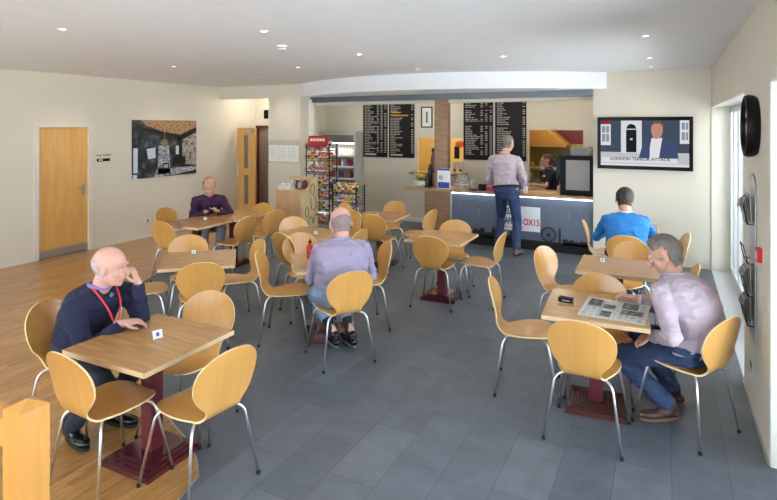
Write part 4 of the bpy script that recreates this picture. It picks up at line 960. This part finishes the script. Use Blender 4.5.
# ------------------------------------------------------------------ people
def remesh(bm, name, m, parent, vox, smooth=5, fac=.5):
    me = bpy.data.meshes.new(name); bmesh.ops.recalc_face_normals(bm, faces=bm.faces); bm.to_mesh(me); bm.free()
    tmp = bpy.data.objects.new(name+'_tmp', me); COL.objects.link(tmp)
    r = tmp.modifiers.new('r', 'REMESH'); r.mode = 'VOXEL'; r.voxel_size = vox; r.adaptivity = 0
    s = tmp.modifiers.new('s', 'SMOOTH'); s.factor = fac; s.iterations = smooth
    dg = bpy.context.evaluated_depsgraph_get(); out = bpy.data.meshes.new_from_object(tmp.evaluated_get(dg))
    COL.objects.unlink(tmp); bpy.data.objects.remove(tmp)
    out.materials.clear(); out.materials.append(m)
    for p in out.polygons: p.use_smooth = True
    o = bpy.data.objects.new(name, out); COL.objects.link(o); o.parent = parent
    return o
from mathutils import noise
def wrinkle(o, amp, seed, sc=9.0):
    me = o.data
    nn = [v.normal.copy() for v in me.vertices]
    for v, n in zip(me.vertices, nn):
        p = v.co*sc; w = noise.noise(Vector((p.x*1.3+seed, p.y*1.3, p.z*2.6)))
        r = 1-abs(noise.noise(Vector((p.x*.9+seed*2, p.y*.9, p.z*1.8+w))))*2.2
        v.co += n*amp*(r-.55+w*.5)
def ik(a, c, L1, L2, hint):
    a, c = Vector(a), Vector(c); d = c-a; D = min(d.length, (L1+L2)*.995); dn = d.normalized()
    x = (L1*L1-L2*L2+D*D)/(2*D); h = math.sqrt(max(L1*L1-x*x, 0)); hv = Vector(hint); hv = hv-dn*hv.dot(dn); hv.normalize()
    return a+dn*x+hv*h, a+dn*D
def loft(bm, st, lat):
    # stations: (centre, halfwidth, halfdepth)
    n = 20; rings = []; cs = [Vector(s[0]) for s in st]
    for i, (c, w, d) in enumerate(st):
        tdir = (cs[min(i+1, len(cs)-1)]-cs[max(i-1, 0)]).normalized(); L_ = (lat-tdir*lat.dot(tdir)).normalized(); F_ = tdir.cross(L_)
        rings.append([bm.verts.new(Vector(c)+L_*w*math.copysign(abs(math.cos(2*PI*k/n))**.85, math.cos(2*PI*k/n))+F_*d*math.copysign(abs(math.sin(2*PI*k/n))**.85, math.sin(2*PI*k/n))) for k in range(n)])
    for a, b in zip(rings, rings[1:]):
        for k in range(n): bm.faces.new((a[k], a[(k+1) % n], b[(k+1) % n], b[k]))
    bm.faces.new(rings[0][::-1]); bm.faces.new(rings[-1])
def hand(bm, wrist, dv, pn_, side, curl, s=1.0):
    # side: +1 thumb towards +lat
    d = Vector(dv).normalized(); n = Vector(pn_); n = (n-d*n.dot(d)).normalized(); l = d.cross(n).normalized()*side; w = Vector(wrist)
    M = Matrix((l, d, n)).transposed()
    ell(bm, w+d*.048*s, (.041*s, .052*s, .016*s), M, 14, 8)
    capsule(bm, w-d*.03*s, .026*s, w+d*.02*s, .024*s, 10)
    for k, (lo_, L_) in enumerate(((.030, .072), (.011, .082), (-.009, .076), (-.028, .060))):
        p = w+d*.088*s+l*lo_*s; v = (d+l*(lo_*2.2)).normalized(); ang = curl*(.8+.12*k)
        r = .0088*s
        for j, fr in enumerate((.45, .31, .24)):
            ca, sa = math.cos(ang), math.sin(ang); v2 = v*ca+n*sa; q = p+v2*L_*fr*s; capsule(bm, p, r, q, r*.92, 8); p = q; r *= .92; ang += curl*.9
    p = w+d*.02*s+l*.03*s; v = (d*.65+l*.7+n*.25).normalized(); q = p+v*.045*s; capsule(bm, p, .0135*s, q, .011*s, 8)
    v = (d*.9+l*.25+n*.35*max(curl, .3)).normalized(); q2 = q+v*.034*s; capsule(bm, q, .011*s, q2, .009*s, 8)
def person(name, label, P):
    s = P.get('s', 1.04); hips = Vector(P['hips']); t = thing(name, label, 'person', (hips.x, hips.y, 0))
    inv = Matrix.Translation((-hips.x, -hips.y, 0))
    lat = Vector((*P['lat'], 0)).normalized(); up = Vector((0, 0, 1)); fw = up.cross(lat)   # lat = person's right; forward = up x right
    neck = Vector(P['neck']); hd = Vector(P['head']); face = Vector(P['face']).normalized()
    slat = Vector((*P.get('slat', P['lat']), 0)).normalized()
    shw = P.get('shw', .185)*s
    sh = {1: neck+slat*shw-up*.075*s, -1: neck-slat*shw-up*.075*s}
    spine = neck-hips
    bend = P.get('bend', .05)
    fwd_s = up.cross(slat)
    def sp(t_): return hips+spine*t_-fwd_s*bend*math.sin(PI*t_)
    mid = []
    fat = P.get('fat', 0)
    ST = [(-.16, .12, .09), (0, .165, .115+fat*.3), (.18, .163, .118+fat*.8), (.4, .158, .122+fat), (.62, .176, .126+fat*.7), (.8, .176, .118+fat*.3), (.91, .135, .090), (1.0, .066, .060)]
    def tor(bm, g): loft(bm, [(sp(q) if q >= 0 else hips+up*q*.5, (w+g)*s*P.get('wd', 1), (d+g)*s) for q, w, d in ST], (lat+slat).normalized())
    arms = {}; legs = {}
    for sd, key in ((1, 'R'), (-1, 'L')):
        e, w = ik(sh[sd], P['wr'+key], P.get('ua'+key, .30)*s, P.get('fa'+key, .265)*s, P['el'+key]); arms[sd] = (sh[sd], e, w)
        hj = hips+lat*sd*.09*s-up*.02; k, a = ik(hj, P['an'+key], .44*s, .43*s, P['kn'+key]); legs[sd] = (hj, k, a)
    R_ = face.cross(Vector(P.get('hup', (0, 0, 1)))).normalized(); U_ = R_.cross(face).normalized(); HM = Matrix((R_, face, U_)).transposed()
    hs = s*P.get('hs', 1.0)
    def hp(v): return hd+HM @ (Vector(v)*hs)
    # continuous body
    bm = newbm()
    ell(bm, hp((0, -.014, .028)), [v*hs for v in (.077, .097, .090)], HM); ell(bm, hp((0, .018, -.040)), [v*hs for v in (.060, .070, .074)], HM)
    ell(bm, hp((0, .056, -.092)), [v*hs for v in (.026, .024, .020)], HM, 12, 8); ell(bm, hp((0, .03, -.075)), [v*hs for v in (.05, .05, .035)], HM, 12, 8)
    capsule(bm, hp((0, .086, .008)), .009*hs, hp((0, .106, -.026)), .0145*hs, 10); capsule(bm, hp((-.035, .078, .024)), .012*hs, hp((.035, .078, .024)), .012*hs, 8)
    for q in (-1, 1):
        ell(bm, hp((q*.040, .055, -.028)), [v*hs for v in (.024, .024, .024)], HM, 12, 8); ell(bm, hp((q*.080, -.008, -.008)), [v*hs for v in (.009, .021, .033)], HM, 10, 8)
    capsule(bm, hp((-.02, .082, -.060)), .0075*hs, hp((.02, .082, -.060)), .0075*hs, 8)
    capsule(bm, hp((0, -.02, -.05)), .055*hs, neck+up*.0, .060*s, 14)
    tor(bm, -.036)
    capsule(bm, sh[1], .044*s, sh[-1], .044*s)
    for sd in (1, -1):
        a, e, w = arms[sd]; capsule(bm, a, .048*s, e, .038*s); capsule(bm, e, .038*s, w, .026*s)
        hdv, hpn, cu = P['hand'+('R' if sd == 1 else 'L')]; hand(bm, w, hdv, hpn, P.get('thumb', {1: -1, -1: 1})[sd], cu, s)
        a, k, c = legs[sd]; capsule(bm, a, .060*s, k, .046*s); capsule(bm, k, .05*s, c, .035*s)
        ft = Vector(P['ft'+('R' if sd == 1 else 'L')]).normalized(); capsule(bm, c-up*.045, .024*s, c+ft*.10-up*.065, .020*s)
    bmesh.ops.transform(bm, matrix=inv, verts=bm.verts)
    body = remesh(bm, 'body', P['skin'], t, .0062, 4)
    # eyes
    bm = newbm()
    for q in (-1, 1): ell(bm, hp((q*.030, .0775, -.002)), [v*hs for v in (.0105, .007, .0048)], HM, 10, 8)
    bmesh.ops.transform(bm, matrix=inv, verts=bm.verts); ey = fin('eyes', bm, mat('eye_white', (225, 220, 214), .3), t, smooth=True)
    bm = newbm()
    for q in (-1, 1): ell(bm, hp((q*.030, .0835, -.002)), [v*hs for v in (.0045, .0022, .0045)], HM, 8, 6)
    bmesh.ops.transform(bm, matrix=inv, verts=bm.verts); fin('pupils', bm, M_dk, ey, smooth=True)
    bm = newbm()
    for q in (-1, 1): capsule(bm, hp((q*.016, .092, .022)), .0035*hs, hp((q*.046, .082, .025)), .003*hs, 6)
    bmesh.ops.transform(bm, matrix=inv, verts=bm.verts); fin('eyebrows', bm, P['hairm'], t, smooth=True)
    # hair: grown from the scalp of the body mesh
    hm = P['hair']; g = P.get('hairg', .010); HI = HM.transposed(); src = body.data; bm = newbm(); bm.from_mesh(src); bm.normal_update(); hdl = hd-Vector((hips.x, hips.y, 0))
    val = {}
    for v in bm.verts:
        q = HI @ (v.co-hdl)/hs; q = Vector((q.x/.078, (q.y+.014)/.098, (q.z-.026)/.091)); val[v] = hm(q.x, q.y, q.z) if q.length < 1.6 and q.z > -1.25 else -1
    bmesh.ops.delete(bm, geom=[v for v in bm.verts if val[v] <= 0], context='VERTS')
    bm.normal_update()
    for v in bm.verts: v.co += v.normal*(.002+g*min(1, val[v]/.22)*(1+.22*math.sin(v.co.x*190+v.co.z*60)*math.sin(v.co.y*170)))
    bmesh.ops.solidify(bm, geom=bm.faces[:], thickness=.004)
    for f in bm.faces: f.smooth = True
    if 'pony' in P:
        pts = [hp(q)-Vector((hips.x, hips.y, 0)) for q in P['pony']]; tube(bm, pts, [.022, .028, .026, .018, .006], 10)
    fin('hair', bm, P['hairm'], t, smooth=True)
    # shirt
    bm = newbm(); 
    if 'hem' in P: pass
    tor(bm, .008); capsule(bm, sh[1], .064*s, sh[-1], .064*s)
    for sd in (1, -1): capsule(bm, neck-up*.03*s+slat*sd*.05*s, .055*s, sh[sd], .060*s)
    for sd in (1, -1):
        a, e, w = arms[sd]; capsule(bm, a, .068*s, e, .054*s)
        if P.get('short'):
            pass
        else:
            w2 = e+(w-e)*.93; capsule(bm, e, .056*s, e+(w-e)*.5, .050*s); tube(bm, [e+(w-e)*.4, w2], [.050*s, .039*s], 14)
    if P.get('short'):
        bm.free(); bm = newbm(); tor(bm, .004); capsule(bm, sh[1], .062*s, sh[-1], .062*s)
        for sd in (1, -1): a, e, w = arms[sd]; tube(bm, [a, a+(e-a)*.75], [.062*s, .060*s], 14)
    rng = random.Random(8)
    bmesh.ops.transform(bm, matrix=inv, verts=bm.verts)
    shirt = remesh(bm, P.get('topname', 'shirt'), P['top'], t, .0085, 3)
    wrinkle(shirt, P.get('wr', .009)*s, hips.x*3)
    # collar
    bm = newbm(); cd = (hd-neck).normalized(); l2 = slat; f2 = up.cross(l2); pts = []
    for k in range(20):
        a = 2*PI*k/20; pts.append(neck+up*.028*s+l2*.066*s*math.cos(a)+f2*.066*s*math.sin(a)-up*.018*s*max(0, math.sin(a)))
    tube(bm, pts, .013*s, 8, closed=True); bmesh.ops.transform(bm, matrix=inv, verts=bm.verts); fin('collar', bm, P.get('collar', P['top']), shirt, smooth=True)
    for sd in (1, -1):
        if P.get('short'): continue
        a, e, w = arms[sd]; bm = newbm(); tube(bm, [e+(w-e)*.86, e+(w-e)*.95], [.0415*s, .041*s], 14); bmesh.ops.transform(bm, matrix=inv, verts=bm.verts); fin('cuff', bm, P.get('cuff', P['top']), shirt, smooth=True)
    # trousers
    bm = newbm(); loft(bm, [(sp(.14), (.174*P.get('wd', 1))*s, (.134+fat*.6)*s), (sp(0), .180*P.get('wd', 1)*s, (.130+fat*.3)*s), (hips-up*.09*s, .15*s, .11*s)][::-1], lat)
    for sd in (1, -1):
        a, k, c = legs[sd]; a2 = a+(k-a)*.12; capsule(bm, a, .100*s, k, .070*s); capsule(bm, k, .070*s, k+(c-k)*.5, .063*s); tube(bm, [k+(c-k)*.35, k+(c-k)*P.get('hemt', 1.02)], [.066*s, P.get('hemr', .060)*s], 16)
    bmesh.ops.transform(bm, matrix=inv, verts=bm.verts); wrinkle(remesh(bm, 'trousers', P['legs'], t, .0085, 3), .008*s, hips.y*3)
    if P.get('socks'):
        for sd in (1, -1):
            a, k, c = legs[sd]; bm = newbm(); capsule(bm, k+(c-k)*.55, .048*s, c-up*.02, .040*s); bmesh.ops.transform(bm, matrix=inv, verts=bm.verts); fin('sock', bm, P['socks'], t, smooth=True)
    if P.get('belt'):
        bm = newbm(); st = [(sp(.10), (.190*P.get('wd', 1))*s, (.150+fat*.6)*s), (sp(.15), (.188*P.get('wd', 1))*s, (.148+fat*.6)*s)]; loft(bm, st, lat); bmesh.ops.transform(bm, matrix=inv, verts=bm.verts); fin('belt', bm, M_rubber, t, smooth=True)
    # shoes
    for sd in (1, -1):
        c = legs[sd][2]; ft = Vector(P['ft'+('R' if sd == 1 else 'L')]); pitch = ft.normalized().z; f = ft.normalized(); l = f.cross(up).normalized(); u = l.cross(f)
        M = Matrix((l, f, u)).transposed(); base = Vector((c.x, c.y, 0))
        zb = P.get('solez', 0)
        lift = Vector((0, 0, c.z-.095*s)) + Vector((0, 0, 0))
        bm = newbm(); b0 = base+lift
        ell(bm, b0+f*.02*s+u*.052, (.040*s, .075*s, .040), M); ell(bm, b0+f*.12*s+u*.040, (.046*s, .090*s, .030), M); ell(bm, b0-f*.04*s+u*.045, (.036*s, .040*s, .036), M); capsule(bm, b0+u*.06-f*.005, .040*s, b0+u*.098-f*.012, .042*s)
        bmesh.ops.transform(bm, matrix=inv, verts=bm.verts); so = remesh(bm, 'shoe', P['shoe'], t, .007, 3)
        bm = newbm(); st = []
        n = 20; ring = []
        for k in range(n):
            a = 2*PI*k/n; yy = math.sin(a)*.145+.065; ww = .040+.010*math.sin(a-.2); ring.append((math.cos(a)*ww, yy))
        A = [bm.verts.new(b0+l*x*s+f*y*s+u*.002) for x, y in ring]; B = [bm.verts.new(b0+l*x*s+f*y*s+u*.022) for x, y in ring]
        bm.faces.new(A); bm.faces.new(B[::-1])
        for k in range(n): j = (k+1) % n; bm.faces.new((A[k], B[k], B[j], A[j]))
        bmesh.ops.transform(bm, matrix=inv, verts=bm.verts); fin('sole', bm, P.get('sole', M_rubber), so)
    return t, inv, dict(sh=sh, arms=arms, legs=legs, sp=sp, fw=fwd_s, neck=neck, hp=hp, lat=slat)
skin1 = mat('skin_pink', (200, 152, 132), .5, vary=.06, vscale=12); skin2 = mat('skin_tan', (188, 140, 116), .5, vary=.06, vscale=12)
H_grey = mat('hair_grey', (112, 104, 98), .7, bump=.5, bscale=120, vary=.4, vscale=40); H_white = mat('hair_white', (190, 174, 168), .7, bump=.4, bscale=120); H_dark = mat('hair_dark', (42, 32, 28), .6, bump=.4, bscale=120); H_brown = mat('hair_brown', (92, 56, 40), .6, bump=.4, bscale=120)
denim = mat('blue_denim', (44, 62, 96), .8, bump=.4, bscale=25, vary=.25, vscale=8); pale_denim = mat('pale_denim', (138, 164, 192), .8, bump=.4, bscale=25, vary=.1)
navy = mat('navy_wool', (24, 30, 58), .9, bump=.4, bscale=18, vary=.12); purple = mat('purple_wool', (58, 26, 58), .9, bump=.3, bscale=18); bluew = mat('blue_wool', (34, 112, 178), .85, bump=.4, bscale=14, vary=.08)
lilac = mat('lilac_cotton', (156, 146, 172), .8, bump=.45, bscale=14, vary=.06); pinkst = mat('pale_striped_cotton', (184, 168, 178), .8, bump=.45, bscale=14, vary=.05); dkpolo = mat('navy_polo', (24, 28, 42), .8, bump=.3, bscale=16)
black_l = mat('black_leather', (16, 16, 20), .25); brown_l = mat('brown_leather', (74, 50, 44), .4); dk_trs = mat('charcoal_trousers', (36, 40, 52), .85, bump=.3, bscale=20); grey_trs = mat('grey_trousers', (150, 150, 160), .85); tan_sole = mat('tan_sole', (120, 92, 76), .6)
def ears(x, y, z): return -1 if (abs(x) > .93 and -.85 < z < .02 and -.42 < y < .32) else 1
def full(x, y, z):       # short back and sides with a fringe line
    if ears(x, y, z) < 0: return -1
    top = min(z-.30+.45*max(0, -y)*2, .62-y+.5*z) if y > -.05 else 1
    line = (.42+.35*z)-y if z > .25 else (-.10-y+ .10*(z < 0))
    low = z+1.2 if y < -.1 else z+.35
    return min(line*1.2, low, 1)
def bald(x, y, z):       # ring of hair round the back and sides
    if ears(x, y, z) < 0: return -1
    return min(.10-y, z+1.1, .12-.25*abs(x)**2-z+.1, 1)
def bald2(x, y, z):
    if ears(x, y, z) < 0: return -1
    return min(.05-y, z+1.0, .22-z, 1)
def receding(x, y, z):
    if ears(x, y, z) < 0: return -1
    return min(.22-y-.3*max(0, z), z+1.0, (.55-z if y > -.35 else 1), 1)

# man in navy sweater at the nearest table
_, inv, J = person('person', 'bald man in navy sweater and red lanyard resting cheek on hand', dict(
    hips=(-3.66, 2.40, .56), neck=(-3.42, 2.39, .985), head=(-3.335, 2.405, 1.135), face=(.86, .44, -.12), hup=(.1, 0, 1), lat=(.16, -.98), slat=(.0, -1), hs=1.08,
    wrR=(-3.19, 2.385, .785), elR=(-.5, -.7, -.8), handR=((.55, .8, .0), (0, .2, -1), .5), wrL=(-3.255, 2.55, 1.005), elL=(-.15, .1, -1), uaL=.235, faL=.25, handL=((-.12, -.30, .95), (-.8, -.6, .0), .75),
    anR=(-3.50, 2.24, .11), knR=(1, 0, .6), ftR=(.9, -.15, 0), anL=(-3.46, 2.50, .11), knL=(1, .1, .6), ftL=(.9, .2, 0),
    skin=mat('skin_rosy', (206, 158, 142), .45, vary=.06, vscale=12), hairm=H_white, hair=bald2, hairg=.003, top=navy, topname='sweater', collar=mat('lilac_collar', (134, 120, 176), .8), legs=dk_trs, shoe=black_l, fat=.02, bend=.03))
root = _
bm = newbm(); n_ = J['neck']; f_ = J['fw']; l_ = J['lat']
for sd in (1, -1):
    pts = [n_+l_*sd*.066+Vector((0, 0, .03))-f_*.03, n_+l_*sd*.074+Vector((0, 0, .0))+f_*.055, n_+l_*sd*.055-Vector((0, 0, .08))+f_*.128, n_+l_*sd*.03-Vector((0, 0, .16))+f_*.155, n_+l_*sd*.004-Vector((0, 0, .24))+f_*.158]
    pts = catmull([tuple(p) for p in pts], 4); tube(bm, pts, .0065, 6)
bmesh.ops.transform(bm, matrix=inv, verts=bm.verts); ln = fin('lanyard', bm, mat('lanyard_red', (206, 26, 46), .5), root)
bm = newbm(); ell(bm, n_+Vector((0, 0, -.03))+f_*.115, (.012, .012, .016)); bmesh.ops.transform(bm, matrix=inv, verts=bm.verts); fin('collar_stud', bm, mat('teal_badge', (60, 130, 120), .4), root)

# man reading the newspaper
_, inv, J = person('person', 'grey haired man in pale shirt and jeans bending over the newspaper', dict(
    hips=(.13, 4.29, .56), neck=(.03, 4.34, 1.02), head=(-.03, 4.42, 1.145), face=(-.86, .0, -.52), hup=(-.45, .1, .9), lat=(.5, .87), slat=(.42, .9), hs=1.12, shw=.18, wd=1.18,
    wrR=(-.22, 4.53, .775), elR=(.5, .6, -1), handR=((-.9, .1, .1), (0, 0, -1), .5), wrL=(-.10, 4.20, .62), elL=(.2, -.6, -1), handL=((-.8, .3, -.3), (.2, .2, -1), .7),
    anR=(.03, 4.60, .11), knR=(-1, .4, .6), ftR=(-.95, .3, 0), anL=(.0, 4.33, .11), knL=(-1, 0, .8), ftL=(-.85, -.5, 0),
    skin=skin1, hairm=H_grey, hair=full, hairg=.012, top=pinkst, legs=denim, shoe=brown_l, sole=tan_sole, bend=.08, fat=.035))
bm = newbm(); w_ = J['arms'][1][2]; tube(bm, [w_+Vector((.026*0, .030*math.cos(a), .030*math.sin(a))) for a in [k*PI/8 for k in range(16)]], .006, 6, closed=True); bmesh.ops.transform(bm, matrix=inv, verts=bm.verts); fin('wristwatch', bm, M_alu, _)
bm = newbm(); hp = J['hp']; tube(bm, [hp((.085, -.02, .006)), hp((.079, .085, .006))], .002, 5); tube(bm, [hp((-.085, -.02, .006)), hp((-.079, .085, .006))], .002, 5)
for q in (-1, 1): tube(bm, [hp((q*.034+.024*math.cos(a), .100, .0+.017*math.sin(a))) for a in [k*PI/8 for k in range(16)]], .0018, 5, closed=True)
bmesh.ops.transform(bm, matrix=inv, verts=bm.verts); fin('spectacles', bm, M_alu, _)

# bald man in lilac shirt
person('person', 'balding man in lilac shirt and pale jeans seated with his back turned', dict(
    hips=(-2.66, 4.19, .56), neck=(-2.70, 4.30, 1.02), head=(-2.765, 4.385, 1.155), face=(-.70, .66, -.40), hup=(-.25, .25, 1), lat=(.62, .78), slat=(.72, .69), hs=1.24, wd=1.34, shw=.20,
    wrR=(-2.72, 4.68, .80), elR=(.5, .0, -1), handR=((-.7, .6, -.1), (0, 0, -1), .5), wrL=(-2.98, 4.42, .80), elL=(-.2, -.6, -1), handL=((-.4, .9, -.1), (0, 0, -1), .5),
    anR=(-2.66, 4.42, .11), knR=(-.8, .6, .8), ftR=(-.8, .6, 0), anL=(-2.80, 4.34, .11), knL=(-.9, .3, .8), ftL=(-.8, .6, 0),
    skin=mat('skin_rosy', (206, 158, 142), .45), hairm=mat('hair_salt', (140, 122, 120), .8, bump=.5, bscale=120, vary=.35, vscale=50), hair=bald, hairg=.005, top=lilac, legs=pale_denim, shoe=black_l, hemt=.62, socks=dk_trs, fat=.05, bend=.05, sole=mat('grey_sole', (120, 120, 126), .6)))

# man in blue sweater, back to us
person('person', 'dark haired man in bright blue sweater seated facing the wall', dict(
    hips=(-.44, 6.98, .56), neck=(-.46, 7.14, 1.02), head=(-.475, 7.24, 1.17), face=(-.05, .8, -.60), hup=(0, .4, 1), lat=(1, .05), slat=(.99, .1), hs=1.2, wd=1.3, shw=.2,
    wrR=(-.24, 7.5, .80), elR=(.6, -.3, -.9), handR=((-.5, .8, 0), (0, 0, -1), .5), wrL=(-.66, 7.48, .77), elL=(-.8, -.3, -.9), handL=((.5, .8, 0), (0, 0, -1), .5),
    anR=(-.34, 7.35, .11), knR=(0, 1, .6), ftR=(0, 1, 0), anL=(-.54, 7.35, .11), knL=(0, 1, .6), ftL=(0, 1, 0),
    skin=skin2, hairm=H_dark, hair=full, hairg=.012, top=bluew, topname='sweater', collar=mat('white_collar', (226, 226, 230), .8), legs=dk_trs, shoe=black_l, fat=.01, bend=.05))

# man in purple sweater by the left wall
_, inv, J = person('person', 'balding man in purple sweater looking at his phone by the left wall', dict(
    hips=(-6.42, 6.33, .56), neck=(-6.335, 6.245, 1.01), head=(-6.275, 6.19, 1.145), face=(.72, -.50, -.48), hup=(.25, -.2, 1), lat=(-.66, -.75), slat=(-.66, -.75), hs=1.17,
    wrR=(-6.15, 5.99, .80), elR=(-.9, -.2, -.6), handR=((.9, .1, .1), (0, .3, .8), .9), wrL=(-6.02, 6.11, .80), elL=(.3, .9, -.6), handL=((.3, -.9, .1), (-.3, .3, .8), .9),
    anR=(-6.22, 6.02, .11), knR=(.8, -.7, .8), ftR=(.7, -.7, 0), anL=(-6.05, 6.12, .11), knL=(.8, -.4, .8), ftL=(.8, -.5, 0),
    skin=skin2, hairm=H_dark, hair=receding, hairg=.003, top=purple, topname='sweater', collar=mat('pale_check', (190, 176, 180), .8), legs=grey_trs, shoe=black_l, bend=.04))
bm = newbm(); obox(bm, Matrix.Translation((-6.03, 5.99, .845)) @ Matrix.Rotation(.6, 4, 'Z') @ Matrix.Rotation(-.9, 4, 'X'), .035, .004, .07); tag(fin('mobile_phone', bm, M_blackplastic, None, bevel=.002), 'dark mobile phone held by the man in purple', 'phone')

# customer standing at the counter
person('person', 'tall man in pale shirt and jeans standing at the counter', dict(
    s=1.09, hips=(-2.36, 8.84, 1.0), neck=(-2.42, 8.94, 1.60), head=(-2.38, 9.0, 1.79), face=(.35, .9, -.22), hup=(0, .2, 1), lat=(.99, -.1), slat=(.99, -.05), hs=1.02, wd=1.12, shw=.195,
    wrR=(-2.13, 9.0, 1.06), elR=(.5, -1, 0), handR=((.1, .6, -.8), (-1, 0, 0), .4), wrL=(-2.62, 9.16, 1.02), elL=(-.6, -1, 0), handL=((.1, .9, -.2), (0, 0, -1), .4),
    anR=(-2.17, 8.70, .11), knR=(0, 1, 0), ftR=(.1, 1, 0), anL=(-2.55, 8.98, .11), knL=(-.1, 1, 0), ftL=(-.15, 1, 0),
    skin=skin1, hairm=H_grey, hair=full, hairg=.010, top=pinkst, legs=denim, shoe=mat('grey_suede', (112, 104, 100), .8), belt=True, bend=-.02, hemr=.062))

# barista
_, inv, J = person('person', 'barista in navy polo with brown ponytail behind the counter', dict(
    s=.96, hips=(-1.90, 10.28, .92), neck=(-1.95, 10.22, 1.30), head=(-1.99, 10.18, 1.435), face=(-.90, -.36, -.14), lat=(-.45, .89), slat=(-.45, .89), hs=1.05, wd=.95, shw=.17,
    wrR=(-2.20, 10.05, 1.03), elR=(.3, .5, -.8), handR=((-.9, -.2, -.1), (0, 0, -1), .4), wrL=(-2.18, 9.82, 1.03), elL=(.5, -.4, -.8), handL=((-1, 0, -.1), (0, 0, -1), .4),
    anR=(-1.9, 10.38, .11), knR=(-1, 0, 0), ftR=(-1, -.3, 0), anL=(-1.84, 10.2, .11), knL=(-1, 0, 0), ftL=(-1, -.3, 0),
    skin=skin1, hairm=H_brown, hair=full, hairg=.012, top=dkpolo, topname='polo_shirt', legs=dk_trs, shoe=black_l, short=True, bend=.0, pony=[(0, -.10, .05), (0, -.13, .06), (0, -.16, .05), (0, -.19, .02), (0, -.2, -.02)]))
bm = newbm(); c_ = J['neck']+J['fw']*.11-Vector((0, 0, .13))-J['lat']*.07; ell(bm, c_, (.022, .022, .022)); bmesh.ops.transform(bm, matrix=inv, verts=bm.verts); fin('white_badge', bm, M_white, _)
